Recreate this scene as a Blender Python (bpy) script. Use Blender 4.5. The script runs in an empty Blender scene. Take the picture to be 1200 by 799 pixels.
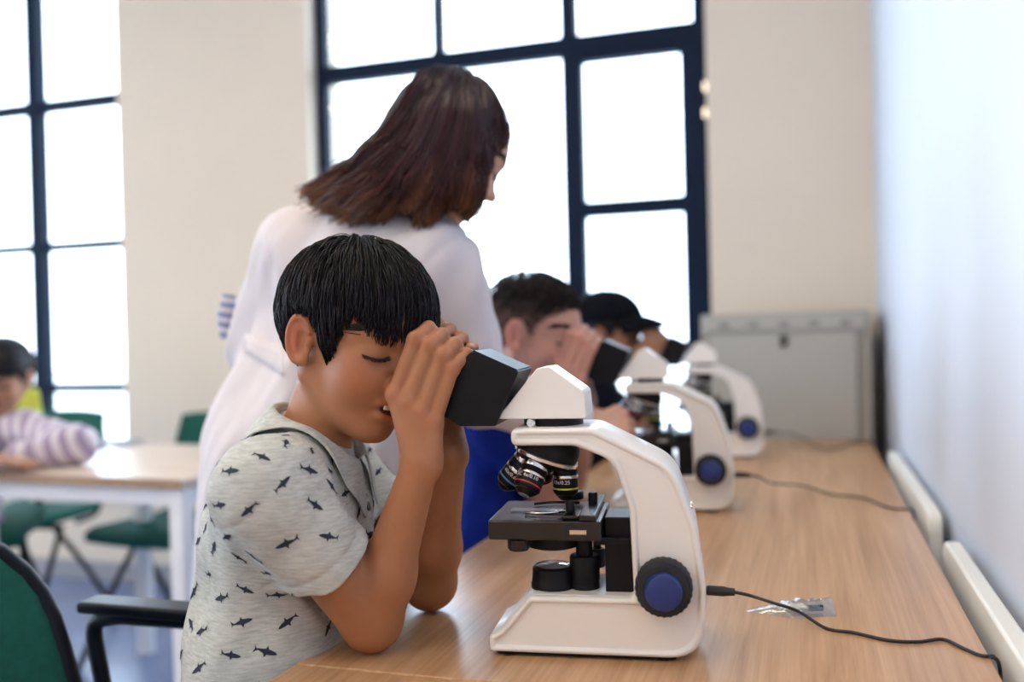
import bpy, bmesh, math, random
import numpy as np
from mathutils import Vector, Matrix
from mathutils.bvhtree import BVHTree

SC = bpy.context.scene
COL = SC.collection
RNG = np.random.default_rng(7)
random.seed(7)

# ------------------------------------------------------------------ camera
FPX, CXP, CYP = 1085.0, 600.0, 399.5
YAW, PITCH, ROLL = math.radians(17.74), math.radians(-0.45), math.radians(1.43)
CAM = np.array([0.0, 0.0, 1.096])
_f = np.array([-math.sin(YAW) * math.cos(PITCH), math.cos(YAW) * math.cos(PITCH), math.sin(PITCH)])
_r = np.cross(_f, [0, 0, 1]); _r /= np.linalg.norm(_r)
_u = np.cross(_r, _f)
CR = math.cos(ROLL) * _r - math.sin(ROLL) * _u
CU = math.sin(ROLL) * _r + math.cos(ROLL) * _u
cd = bpy.data.cameras.new('camera')
cam = bpy.data.objects.new('camera', cd); COL.objects.link(cam)
cam.matrix_world = Matrix(((CR[0], CU[0], -_f[0], CAM[0]), (CR[1], CU[1], -_f[1], CAM[1]),
                           (CR[2], CU[2], -_f[2], CAM[2]), (0, 0, 0, 1)))
cd.sensor_width = 36.0
cd.lens = 36.0 * FPX / 1200.0
cd.clip_start, cd.clip_end = 0.05, 200
cd.dof.use_dof = True
cd.dof.focus_distance = 1.06
cd.dof.aperture_fstop = 1.9
SC.camera = cam

def P(px, py, depth):
    "a point in the room: direction through (px, py) of the 1200x799 frame, at a real distance"
    d = _f + CR * (px - CXP) / FPX - CU * (py - CYP) / FPX
    return CAM + d * depth
def on_z(px, py, z):
    d = P(px, py, 1) - CAM
    return CAM + d * (z - CAM[2]) / d[2]
def on_y(px, py, y):
    d = P(px, py, 1) - CAM
    return CAM + d * y / d[1]

# ------------------------------------------------------------------ world, exposure
w = bpy.data.worlds.new('sky'); SC.world = w; w.use_nodes = True
bg = w.node_tree.nodes['Background']
bg.inputs[0].default_value = (0.66, 0.82, 1.0, 1)
bg.inputs[1].default_value = 6.0
SC.view_settings.view_transform = 'Standard'
SC.view_settings.look = 'None'
SC.view_settings.gamma = 1.0
SC.view_settings.use_curve_mapping = False
SC.view_settings.exposure = 0.42
SC.cycles.max_bounces = 8
SC.cycles.diffuse_bounces = 5
SC.cycles.transparent_max_bounces = 12
SC.cycles.caustics_reflective = False
SC.cycles.caustics_refractive = False
SC.cycles.sample_clamp_indirect = 6.0

def area_light(name, loc, rot, sx, sy, power, color, portal=False):
    ld = bpy.data.lights.new(name, 'AREA'); ld.shape = 'RECTANGLE'
    ld.size, ld.size_y = sx, sy; ld.energy = power; ld.color = color
    if portal: ld.cycles.is_portal = True
    o = bpy.data.objects.new(name, ld); COL.objects.link(o)
    o.location = loc; o.rotation_euler = rot
    return o
# the room
LAMP = 13.0
WALL_Y, WALL_X, ROOM_L, ROOM_B, CEIL = 3.5, 0.232, -6.2, -3.2, 3.3
DESK_Z = 0.74
# daylight openings (portals guide the sky's light through the windows)
area_light('portal_a', (-1.15, WALL_Y + 0.2, 1.75), (math.radians(-90), 0, 0), 1.6, 2.6, 1, (1, 1, 1), True)
area_light('portal_b', (-3.85, WALL_Y + 0.2, 1.75), (math.radians(-90), 0, 0), 1.9, 2.6, 1, (1, 1, 1), True)
area_light('portal_c', (ROOM_L - 0.1, 1.3, 1.75), (0, math.radians(-90), 0), 2.3, 2.6, 1, (1, 1, 1), True)
area_light('portal_d', (ROOM_L - 0.1, -1.5, 1.75), (0, math.radians(-90), 0), 2.3, 2.2, 1, (1, 1, 1), True)

# ------------------------------------------------------------------ object helpers
def props(o, label=None, cat=None, group=None, kind=None):
    if label: o['label'] = label
    if cat: o['category'] = cat
    if group: o['group'] = group
    if kind: o['kind'] = kind
    return o
def link(name, me, mats, parent=None, smooth=False):
    if not isinstance(mats, (list, tuple)): mats = [mats]
    for m in mats:
        if m is not None: me.materials.append(m)
    if smooth: me.shade_smooth()
    o = bpy.data.objects.new(name, me); COL.objects.link(o)
    if parent is not None: o.parent = parent
    return o
def empty(name, loc=(0, 0, 0), rz=0.0, parent=None):
    o = bpy.data.objects.new(name, None); COL.objects.link(o)
    o.empty_display_size = 0.05
    o.location = loc; o.rotation_euler = (0, 0, rz)
    if parent is not None: o.parent = parent
    return o
def unparent_space(o, root):
    "o was built in world space; keep it there under root"
    o.parent = root
    o.matrix_parent_inverse = Matrix.Translation(-Vector(root.location)) if root.rotation_euler.z == 0 else root.matrix_basis.inverted()
    return o
def bm_obj(name, bm, mats, parent=None, smooth=False, bevel=0, seg=2, angle=40):
    me = bpy.data.meshes.new(name)
    bmesh.ops.recalc_face_normals(bm, faces=bm.faces)
    bm.to_mesh(me); bm.free()
    o = link(name, me, mats, parent)
    if smooth: me.shade_smooth()
    if bevel:
        m = o.modifiers.new('bevel', 'BEVEL'); m.width = bevel; m.segments = seg
        m.limit_method = 'ANGLE'; m.angle_limit = math.radians(angle); m.harden_normals = True
        me.shade_smooth()
    return o
def add_box(bm, lo, hi, M=None):
    x0, y0, z0 = lo; x1, y1, z1 = hi
    vs = [bm.verts.new(v) for v in ((x0,y0,z0),(x1,y0,z0),(x1,y1,z0),(x0,y1,z0),(x0,y0,z1),(x1,y0,z1),(x1,y1,z1),(x0,y1,z1))]
    for f in ((0,3,2,1),(4,5,6,7),(0,1,5,4),(1,2,6,5),(2,3,7,6),(3,0,4,7)): bm.faces.new([vs[i] for i in f])
    if M is not None:
        for v in vs: v.co = M @ v.co
    return vs
def box(name, lo, hi, mat, parent=None, bevel=0.0, seg=2):
    bm = bmesh.new(); add_box(bm, lo, hi)
    return bm_obj(name, bm, mat, parent, bevel=bevel, seg=seg)
def frame_z(d, up=(0, 0, 1)):
    "rotation whose z axis is d"
    d = Vector(d).normalized(); u = Vector(up)
    if abs(d.dot(u)) > 0.98: u = Vector((1, 0, 0))
    x = u.cross(d).normalized(); y = d.cross(x)
    return Matrix((x, y, d)).transposed()
def add_lathe(bm, prof, n=32, M=None, cap=True, ribs=0, rib_depth=0.0):
    "prof: (radius, z) list"
    rings = []
    for r, z in prof:
        ring = []
        for i in range(n):
            a = 2 * math.pi * i / n
            rr = r - (rib_depth if (ribs and i % 2) else 0)
            co = Vector((rr * math.cos(a), rr * math.sin(a), z))
            ring.append(bm.verts.new(M @ co if M is not None else co))
        rings.append(ring)
    for a, b in zip(rings, rings[1:]):
        for i in range(n): bm.faces.new((a[i], a[(i+1) % n], b[(i+1) % n], b[i]))
    if cap:
        bm.faces.new(rings[0][::-1]); bm.faces.new(rings[-1])
def lathe(name, prof, mat, parent=None, M=None, n=32, ribs=0, rib_depth=0.0, bevel=0.0, smooth=True):
    bm = bmesh.new(); add_lathe(bm, prof, n, M, True, ribs, rib_depth)
    o = bm_obj(name, bm, mat, parent, bevel=bevel)
    if smooth and not bevel:
        o.data.shade_smooth()
        try: o.data.set_sharp_from_angle(angle=math.radians(38))
        except Exception: pass
    return o
def at(loc, d=(0, 0, 1)):
    return Matrix.Translation(loc) @ frame_z(d).to_4x4()
def add_prism(bm, poly, y0, y1):
    "poly in (x, z), extruded along y"
    a = [bm.verts.new((x, y0, z)) for x, z in poly]; b = [bm.verts.new((x, y1, z)) for x, z in poly]
    n = len(poly)
    f0 = bm.faces.new(a); f1 = bm.faces.new(b[::-1])
    for i in range(n): bm.faces.new((a[i], b[i], b[(i+1) % n], a[(i+1) % n]))
    return f0, f1
def rounded(poly, rad, seg=6):
    "round the corners of an (x, z) polygon; rad a list or number"
    out = []; n = len(poly)
    for i in range(n):
        p = np.array(poly[i], float); a = np.array(poly[i-1], float); b = np.array(poly[(i+1) % n], float)
        r = rad[i] if isinstance(rad, (list, tuple)) else rad
        if r <= 0: out.append(tuple(p)); continue
        da = a - p; db = b - p; la = np.linalg.norm(da); lb = np.linalg.norm(db); da /= la; db /= lb
        ang = math.acos(max(-1, min(1, float(da @ db))))
        t = min(r / max(math.tan(ang / 2), 1e-3), la * .48, lb * .48)
        p0 = p + da * t; p1 = p + db * t
        for k in range(seg + 1):
            q = k / seg
            out.append(tuple((1-q)**2 * p0 + 2*q*(1-q) * p + q*q * p1))
    return out
def np_mesh(name, V, F, corners=4):
    "fast mesh from numpy arrays"
    V = np.asarray(V, np.float32); F = np.asarray(F, np.int32)
    me = bpy.data.meshes.new(name)
    me.vertices.add(len(V)); me.vertices.foreach_set('co', V.ravel())
    me.loops.add(F.size); me.loops.foreach_set('vertex_index', F.ravel())
    me.polygons.add(len(F)); me.polygons.foreach_set('loop_start', np.arange(0, F.size, corners, dtype=np.int32))
    try: me.polygons.foreach_set('loop_total', np.full(len(F), corners, np.int32))
    except Exception: pass
    me.update(calc_edges=True); me.validate()
    return me
def tube_mesh(name, pts, rad, n=10, closed_ends=True):
    pts = np.asarray(pts, float); m = len(pts)
    rad = np.full(m, rad) if np.isscalar(rad) else np.asarray(rad, float)
    T = np.gradient(pts, axis=0); T /= np.linalg.norm(T, axis=1)[:, None] + 1e-12
    N = np.zeros_like(pts); up = np.array([0, 0, 1.0])
    if abs(T[0] @ up) > .9: up = np.array([1.0, 0, 0])
    v = np.cross(T[0], up); N[0] = v / np.linalg.norm(v)
    for i in range(1, m):
        v = N[i-1] - T[i] * (N[i-1] @ T[i]); N[i] = v / (np.linalg.norm(v) + 1e-12)
    B = np.cross(T, N)
    a = np.linspace(0, 2*np.pi, n, endpoint=False)
    V = (pts[:, None] + rad[:, None, None] * (np.cos(a)[None, :, None] * N[:, None] + np.sin(a)[None, :, None] * B[:, None])).reshape(-1, 3)
    faces = []
    for i in range(m-1):
        for j in range(n):
            faces.append((i*n+j, i*n+(j+1) % n, (i+1)*n+(j+1) % n, (i+1)*n+j))
    if closed_ends:
        faces.append(tuple(range(n-1, -1, -1))); faces.append(tuple((m-1)*n + j for j in range(n)))
    me = bpy.data.meshes.new(name); me.from_pydata([tuple(v) for v in V], [], faces); me.update()
    return me
def spline(ctrl, n=40):
    "Catmull-Rom through control points"
    c = np.asarray(ctrl, float); c = np.vstack([2*c[0]-c[1], c, 2*c[-1]-c[-2]])
    out = []; segs = len(c) - 3
    for t in np.linspace(0, segs - 1e-9, n):
        i = int(t); q = t - i; p0, p1, p2, p3 = c[i:i+4]
        out.append(.5*((2*p1)+(-p0+p2)*q+(2*p0-5*p1+4*p2-p3)*q*q+(-p0+3*p1-3*p2+p3)*q**3))
    return np.array(out)
def tube(name, ctrl, rad, mat, parent=None, n=10, samples=40, smooth_path=True):
    pts = spline(ctrl, samples) if smooth_path else np.asarray(ctrl, float)
    if not np.isscalar(rad): rad = np.interp(np.linspace(0, 1, len(pts)), np.linspace(0, 1, len(rad)), rad)
    return link(name, tube_mesh(name, pts, rad, n), mat, parent, smooth=True)

# ------------------------------------------------------------------ materials
def nodes_of(name):
    m = bpy.data.materials.new(name); m.use_nodes = True
    nt = m.node_tree
    return m, nt, nt.nodes['Principled BSDF']
def mat(name, color, rough=0.5, metal=0.0, var=0.0, scale=20.0, bump=0.0, bump_scale=200.0, coat=0.0, spec=0.5, stretch=(1, 1, 1), sss=0.0, sheen=0.0):
    m, nt, b = nodes_of(name)
    N, L = nt.nodes, nt.links
    b.inputs['Base Color'].default_value = (*color, 1)
    b.inputs['Roughness'].default_value = rough
    b.inputs['Metallic'].default_value = metal
    b.inputs['Specular IOR Level'].default_value = spec
    b.inputs['Coat Weight'].default_value = coat
    b.inputs['Sheen Weight'].default_value = sheen
    if sss:
        b.inputs['Subsurface Weight'].default_value = sss
        b.inputs['Subsurface Radius'].default_value = (0.012, 0.005, 0.003)
        b.inputs['Subsurface Scale'].default_value = 1.0
    tc = N.new('ShaderNodeTexCoord'); mp = N.new('ShaderNodeMapping'); mp.inputs['Scale'].default_value = stretch
    L.new(tc.outputs['Object'], mp.inputs['Vector'])
    if var:
        nz = N.new('ShaderNodeTexNoise'); nz.inputs['Scale'].default_value = scale; nz.inputs['Detail'].default_value = 4
        L.new(mp.outputs['Vector'], nz.inputs['Vector'])
        rp = N.new('ShaderNodeValToRGB')
        lo = [max(0, c * (1 - var)) for c in color]; hi = [min(1, c * (1 + var)) for c in color]
        rp.color_ramp.elements[0].position = .3; rp.color_ramp.elements[1].position = .7
        rp.color_ramp.elements[0].color = (*lo, 1); rp.color_ramp.elements[1].color = (*hi, 1)
        L.new(nz.outputs['Fac'], rp.inputs['Fac']); L.new(rp.outputs['Color'], b.inputs['Base Color'])
    if bump:
        nb = N.new('ShaderNodeTexNoise'); nb.inputs['Scale'].default_value = bump_scale; nb.inputs['Detail'].default_value = 3
        L.new(mp.outputs['Vector'], nb.inputs['Vector'])
        bp = N.new('ShaderNodeBump'); bp.inputs['Strength'].default_value = bump; bp.inputs['Distance'].default_value = 0.002
        L.new(nb.outputs['Fac'], bp.inputs['Height']); L.new(bp.outputs['Normal'], b.inputs['Normal'])
    return m
def wood(name, c1, c2, c3, rough=0.32, along='Y', scale=1.0):
    m, nt, b = nodes_of(name); N, L = nt.nodes, nt.links
    tc = N.new('ShaderNodeTexCoord'); mp = N.new('ShaderNodeMapping')
    s = {'Y': (34, 1.6, 34), 'X': (1.6, 34, 34)}[along]
    mp.inputs['Scale'].default_value = tuple(v * scale for v in s)
    L.new(tc.outputs['Object'], mp.inputs['Vector'])
    n1 = N.new('ShaderNodeTexNoise'); n1.inputs['Scale'].default_value = 1.0; n1.inputs['Detail'].default_value = 6; n1.inputs['Roughness'].default_value = .65; n1.inputs['Distortion'].default_value = .6
    L.new(mp.outputs['Vector'], n1.inputs['Vector'])
    mp2 = N.new('ShaderNodeMapping'); mp2.inputs['Scale'].default_value = tuple(v * scale * (5 if v > 5 else 2.2) for v in s)
    L.new(tc.outputs['Object'], mp2.inputs['Vector'])
    n2 = N.new('ShaderNodeTexNoise'); n2.inputs['Scale'].default_value = 1.0; n2.inputs['Detail'].default_value = 3
    L.new(mp2.outputs['Vector'], n2.inputs['Vector'])
    mx = N.new('ShaderNodeMath'); mx.operation = 'MULTIPLY_ADD'; mx.inputs[1].default_value = .35
    L.new(n2.outputs['Fac'], mx.inputs[0])
    m2 = N.new('ShaderNodeMath'); m2.operation = 'MULTIPLY'; m2.inputs[1].default_value = .65
    L.new(n1.outputs['Fac'], m2.inputs[0]); L.new(m2.outputs[0], mx.inputs[2])
    rp = N.new('ShaderNodeValToRGB'); e = rp.color_ramp.elements
    e[0].position = .34; e[0].color = (*c1, 1); e[1].position = .66; e[1].color = (*c3, 1)
    k = e.new(.5); k.color = (*c2, 1)
    L.new(mx.outputs[0], rp.inputs['Fac']); L.new(rp.outputs['Color'], b.inputs['Base Color'])
    b.inputs['Roughness'].default_value = rough
    bp = N.new('ShaderNodeBump'); bp.inputs['Strength'].default_value = .06; bp.inputs['Distance'].default_value = .001
    L.new(n2.outputs['Fac'], bp.inputs['Height']); L.new(bp.outputs['Normal'], b.inputs['Normal'])
    return m
def glass_mat(name, tint=(1, 1, 1), ior=1.45, rough=0.02):
    "thin sheet: clear, reflecting more at a glancing angle"
    m = bpy.data.materials.new(name); m.use_nodes = True; nt = m.node_tree; N, L = nt.nodes, nt.links
    N.clear(); out = N.new('ShaderNodeOutputMaterial'); mixn = N.new('ShaderNodeMixShader')
    lw = N.new('ShaderNodeLayerWeight'); lw.inputs['Blend'].default_value = .5
    pw = N.new('ShaderNodeMath'); pw.operation = 'POWER'; pw.inputs[1].default_value = 5
    ma = N.new('ShaderNodeMath'); ma.operation = 'MULTIPLY_ADD'; ma.inputs[1].default_value = .94; ma.inputs[2].default_value = .04*(ior-.45)
    L.new(lw.outputs['Facing'], pw.inputs[0]); L.new(pw.outputs[0], ma.inputs[0])
    tr = N.new('ShaderNodeBsdfTransparent'); tr.inputs['Color'].default_value = (*tint, 1)
    gl = N.new('ShaderNodeBsdfGlossy'); gl.inputs['Roughness'].default_value = rough
    L.new(ma.outputs[0], mixn.inputs[0]); L.new(tr.outputs[0], mixn.inputs[1]); L.new(gl.outputs[0], mixn.inputs[2])
    L.new(mixn.outputs[0], out.inputs['Surface'])
    return m
def attr_mat(name, rough=0.5, sss=0.0, spec=0.4, bump=0.0, bump_scale=300, sheen=0.0):
    "base colour from the mesh's own colour attribute (the dye / pigment of each spot)"
    m, nt, b = nodes_of(name); N, L = nt.nodes, nt.links
    a = N.new('ShaderNodeAttribute'); a.attribute_name = 'pigment'
    nz = N.new('ShaderNodeTexNoise'); nz.inputs['Scale'].default_value = 60; nz.inputs['Detail'].default_value = 4
    tc = N.new('ShaderNodeTexCoord'); L.new(tc.outputs['Object'], nz.inputs['Vector'])
    mr = N.new('ShaderNodeMapRange'); mr.inputs[3].default_value = .9; mr.inputs[4].default_value = 1.1
    L.new(nz.outputs['Fac'], mr.inputs[0])
    vm = N.new('ShaderNodeVectorMath'); vm.operation = 'SCALE'
    L.new(a.outputs['Color'], vm.inputs[0]); L.new(mr.outputs[0], vm.inputs['Scale'])
    L.new(vm.outputs[0], b.inputs['Base Color'])
    b.inputs['Roughness'].default_value = rough; b.inputs['Specular IOR Level'].default_value = spec
    b.inputs['Sheen Weight'].default_value = sheen
    if sss:
        b.inputs['Subsurface Weight'].default_value = sss
        b.inputs['Subsurface Radius'].default_value = (0.010, 0.004, 0.002)
        b.inputs['Subsurface Scale'].default_value = 1.0
    if bump:
        nb = N.new('ShaderNodeTexNoise'); nb.inputs['Scale'].default_value = bump_scale
        L.new(tc.outputs['Object'], nb.inputs['Vector'])
        bp = N.new('ShaderNodeBump'); bp.inputs['Strength'].default_value = bump; bp.inputs['Distance'].default_value = .001
        L.new(nb.outputs['Fac'], bp.inputs['Height']); L.new(bp.outputs['Normal'], b.inputs['Normal'])
    return m

M = {}
M['wall_cream'] = mat('wall_cream', (.76, .665, .56), .85, var=.02, scale=3, bump=.08, bump_scale=90)
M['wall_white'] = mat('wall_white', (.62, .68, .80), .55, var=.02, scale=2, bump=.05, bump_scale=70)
M['ceiling'] = mat('ceiling_paint', (.8, .78, .74), .9, var=.02, bump=.05)
M['floor'] = mat('floor_vinyl', (.15, .20, .36), .25, var=.10, scale=4, bump=.03)
M['skirting'] = mat('skirting', (.33, .33, .36), .5, var=.04)
M['frame_blue'] = mat('window_frame_paint', (.003, .012, .034), .6, var=.15, scale=12, bump=.05, spec=.15)
M['glass'] = glass_mat('window_glass')
M['sill'] = mat('sill_white', (.78, .77, .74), .5, var=.03)
M['oak'] = wood('desk_oak', (.36, .185, .080), (.50, .285, .140), (.62, .385, .215), rough=.30)
M['oak_edge'] = wood('desk_oak_edge', (.26, .15, .08), (.34, .21, .12), (.42, .27, .16), rough=.5)
M['table_top'] = wood('table_pale_wood', (.50, .38, .30), (.60, .48, .39), (.68, .56, .47), rough=.3, along='X')
M['white_metal'] = mat('white_metal', (.80, .79, .80), .4, var=.03)
M['grey_metal'] = mat('cabinet_grey', (.43, .43, .40), .5, var=.03, scale=3, bump=.03)
M['grey_metal2'] = mat('cabinet_frame_grey', (.38, .37, .34), .5, var=.03, scale=3)
M['dark_slot'] = mat('slot_dark', (.03, .03, .03), .6, var=.1)
M['dark_vent'] = mat('vent_grey', (.22, .21, .20), .6, var=.1)
M['radiator'] = mat('radiator_enamel', (.80, .80, .74), .4, var=.03, scale=4)
M['mic_white'] = mat('microscope_white', (.80, .78, .75), .33, var=.02, scale=8, bump=.03, bump_scale=500, coat=.15)
M['mic_black'] = mat('microscope_black', (.006, .006, .009), .42, var=.2, scale=30, bump=.04, bump_scale=900, spec=.2)
M['mic_satin'] = mat('stage_black', (.010, .011, .014), .20, var=.2, scale=30, bump=.03, bump_scale=900)
M['rubber'] = mat('rubber_grey', (.020, .022, .027), .65, var=.2, scale=60, spec=.3)
M['knob_blue'] = mat('knob_blue', (.010, .030, .16), .38, var=.1, scale=40)
M['chrome'] = mat('chrome', (.72, .71, .70), .16, 1.0, var=.05)
M['band_yellow'] = mat('band_yellow', (.60, .62, .06), .4, var=.05)
M['band_red'] = mat('band_red', (.45, .03, .03), .4, var=.05)
M['band_blue'] = mat('band_blue', (.05, .2, .5), .4, var=.05)
M['print_white'] = mat('print_white', (.75, .75, .75), .5, var=.03)
M['lens'] = mat('lens_glass', (.55, .60, .64), .05, .6, var=.05)
M['cable'] = mat('cable_black', (.012, .012, .013), .45, var=.1)
M['chair_black'] = mat('chair_black', (.004, .006, .012), .4, var=.1, spec=.2)
M['chair_green'] = mat('chair_green', (.006, .088, .068), .75, var=.12, scale=80, bump=.2, bump_scale=500, spec=.25)
M['ground'] = mat('outdoor_paving', (.60, .62, .56), .9, var=.1, scale=.4)
M['leaf'] = mat('hedge_leaf', (.35, .46, .24), .7, var=.3, scale=5)
# ------------------------------------------------------------------ the room
def structure(o): o['kind'] = 'structure'; return o
T = 0.28
def wall_x(name, y0, y1, z0, z1, openings, axis_pos, thick, material, along):
    "a wall with rectangular openings, built from boxes; along 'x' or 'y'"
    bm = bmesh.new()
    xs = sorted(openings, key=lambda q: q[0]); cur = y0
    def put(a, b, zl, zh):
        if b - a < 1e-4 or zh - zl < 1e-4: return
        if along == 'x': add_box(bm, (a, axis_pos, zl), (b, axis_pos + thick, zh))
        else: add_box(bm, (min(axis_pos, axis_pos + thick), a, zl), (max(axis_pos, axis_pos + thick), b, zh))
    for a, b, zl, zh in xs:
        put(cur, a, z0, z1); put(a, b, z0, zl); put(a, b, zh, z1); cur = b
    put(cur, y1, z0, z1)
    return structure(bm_obj(name, bm, material))

# window A and B edges on the far wall, measured at the frame line
FY = WALL_Y + 0.10                     # plane of the window frames
XA0, XA1 = on_y(374, 100, FY)[0], on_y(833, 200, FY)[0]
XB1 = on_y(157, 200, FY)[0]; XB0 = XB1 - 1.62
SILL_Z, HEAD_Z = 0.44, 3.02
wall_x('wall_front', ROOM_L - T, WALL_X + T, 0, CEIL, [(XA0, XA1, SILL_Z, HEAD_Z), (XB0, XB1, SILL_Z, HEAD_Z)], WALL_Y, T, M['wall_cream'], 'x')
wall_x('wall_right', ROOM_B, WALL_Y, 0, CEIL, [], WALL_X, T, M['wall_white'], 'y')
wall_x('wall_left', ROOM_B, WALL_Y, 0, CEIL, [(.15, 2.45, SILL_Z, HEAD_Z), (-2.6, -.4, SILL_Z, HEAD_Z)], ROOM_L, -T, M['wall_cream'], 'y')
wall_x('wall_back', ROOM_L - T, WALL_X + T, 0, CEIL, [], ROOM_B, -T, M['wall_cream'], 'x')
structure(box('floor', (ROOM_L - T, ROOM_B - T, -.1), (WALL_X + T, WALL_Y + T, 0), M['floor']))
structure(box('ceiling', (ROOM_L - T, ROOM_B - T, CEIL), (WALL_X + T, WALL_Y + T, CEIL + .1), M['ceiling']))
structure(box('baseboard_front', (ROOM_L, WALL_Y - .012, 0), (WALL_X, WALL_Y, .09), M['skirting'], bevel=.003))
structure(box('baseboard_right', (WALL_X - .012, ROOM_B, 0), (WALL_X, WALL_Y - .012, .09), M['skirting'], bevel=.003))
g = structure(box('outdoor_ground', (-40, WALL_Y + T, -.35), (40, 60, -.3), M['ground']))
g2 = structure(box('outdoor_ground', (-60, -40, -.35), (ROOM_L - T, WALL_Y + T, -.3), M['ground']))

def window(name, x0, x1, verticals, horizontals):
    """verticals: (x_centre, width, z0, z1); horizontals: (z_centre, height, x0, x1)"""
    root = empty(name, ((x0 + x1) / 2, FY, SILL_Z)); structure(root)
    def part(n, lo, hi, m, bev=.006):
        cx, cy, cz = root.location
        return box(n, (lo[0]-cx, lo[1]-cy, lo[2]-cz), (hi[0]-cx, hi[1]-cy, hi[2]-cz), m, root, bevel=bev)
    d = .03
    part('frame_stile', (x0, FY-d, SILL_Z), (x0+.045, FY+d, HEAD_Z), M['frame_blue'])
    part('frame_stile', (x1-.055, FY-d, SILL_Z), (x1, FY+d, HEAD_Z), M['frame_blue'])
    part('frame_rail', (x0+.045, FY-d, HEAD_Z-.05), (x1-.055, FY+d, HEAD_Z), M['frame_blue'])
    part('frame_rail', (x0+.045, FY-d, SILL_Z), (x1-.055, FY+d, SILL_Z+.05), M['frame_blue'])
    for xc, wd, z0, z1 in verticals: part('mullion', (xc-wd/2, FY-d-.006, z0), (xc+wd/2, FY+d, z1), M['frame_blue'])
    for zc, ht, a, b in horizontals: part('glazing_bar', (a, FY-d-.003, zc-ht/2), (b, FY+d-.004, zc+ht/2), M['frame_blue'])
    part('window_sill', (x0-.03, WALL_Y-.05, SILL_Z-.035), (x1+.03, FY-d, SILL_Z), M['sill'], .008)
    return root, part
def zat(px, py): return on_y(px, py, FY)[2]
def xat(px, py): return on_y(px, py, FY)[0]
# window A
zt = zat(600, 64); zm = zat(742, 243)
xm = xat(668, 60); xu = xat(515, 40); xr = xat(801, 150)
wa, pa = window('window_1', XA0, XA1,
    [(xm, .062, SILL_Z, HEAD_Z), (xu, .04, zt, HEAD_Z), (xr + .045, .10, SILL_Z, zt), (xat(684, 150) - .012, .03, SILL_Z, zt)],
    [(zt, .075, XA0 + .04, XA1 - .05), (zm, .062, xm, xr + .02), (zt - .045, .05, xm, xr + .02)])
for a, b, zl, zh in [(XA0+.04, xm-.03, SILL_Z+.05, zt-.037), (xm+.02, xr, SILL_Z+.05, zm-.03), (xm+.02, xr, zm+.03, zt-.06),
                     (XA0+.04, xu-.02, zt+.037, HEAD_Z-.05), (xu+.02, xm-.03, zt+.037, HEAD_Z-.05), (xm+.03, XA1-.05, zt+.037, HEAD_Z-.05)]:
    pa('pane', (a, FY-.003, zl), (b, FY+.003, zh), M['glass'], 0)
for py in (102, 133):
    q = on_y(828, py, FY-.04)
    pa('hinge', (q[0]-.012, FY-.05, q[2]-.02), (q[0]+.012, FY-.03, q[2]+.02), M['chrome'], .002)
# window B
zt2 = zat(75, 124); zm2 = zat(80, 289); zl2 = zat(110, 454)
xm2 = xat(46, 200)
wb, pb = window('window_2', XB0, XB1,
    [(xm2, .072, SILL_Z, HEAD_Z), (xm2 - .55, .05, SILL_Z, HEAD_Z)],
    [(zt2, .055, XB0+.04, XB1-.05), (zm2, .045, XB0+.04, XB1-.05), (zl2, .045, XB0+.04, XB1-.05)])
xs = [XB0+.045, xm2-.55, xm2, XB1-.055]; zs = [SILL_Z+.05, zl2, zm2, zt2, HEAD_Z-.05]
for i in range(3):
    for j in range(4):
        pb('pane', (xs[i]+.028, FY-.003, zs[j]+.024), (xs[i+1]-.028, FY+.003, zs[j+1]-.024), M['glass'], 0)
# side windows of the room's left wall (out of the photograph; they let the daylight in)
for k, (a, b) in enumerate(((.15, 2.45), (-2.6, -.4))):
    root = structure(empty('window_%d' % (3 + k), (ROOM_L - .1, (a+b)/2, SILL_Z)))
    h = (b - a) / 2; H = HEAD_Z - SILL_Z
    for lo, hi in (((-.03, -h, 0), (.03, -h+.05, H)), ((-.03, h-.05, 0), (.03, h, H)), ((-.03, -.03, 0), (.03, .03, H))): box('frame_stile', lo, hi, M['frame_blue'], root, bevel=.005)
    for z in (0, .62, 1.25, H - .05): box('glazing_bar', (-.028, -h+.05, z), (.028, h-.05, z+.05), M['frame_blue'], root, bevel=.005)

# warm ceiling luminaires over the room
lamp_m, nt, b = nodes_of('lamp_diffuser'); b.inputs['Emission Color'].default_value = (1, .77, .52, 1); b.inputs['Emission Strength'].default_value = LAMP
def ceiling_lamp(x, y, label):
    r = empty('ceiling_light', (x, y, CEIL)); props(r, label, 'ceiling light', 'ceiling lights')
    box('housing', (-.62, -.17, -.06), (.62, .17, 0), M['white_metal'], r, bevel=.005)
    box('diffuser', (-.60, -.15, -.072), (.60, .15, -.0605), lamp_m, r)
for i, (x, y) in enumerate(((-1.1, -.6), (-3.6, -.6), (-1.1, -2.2), (-3.6, -2.2), (-1.1, 1.2), (-3.6, 1.2))):
    ceiling_lamp(x, y, 'long white ceiling light panel ' + ('above the microscope desks' if x > -2 else 'above the tables') + (', nearest the window', ', in the middle of the room', ', nearest the back wall')[0 if y > 1 else 1 if y > -1 else 2])
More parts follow.
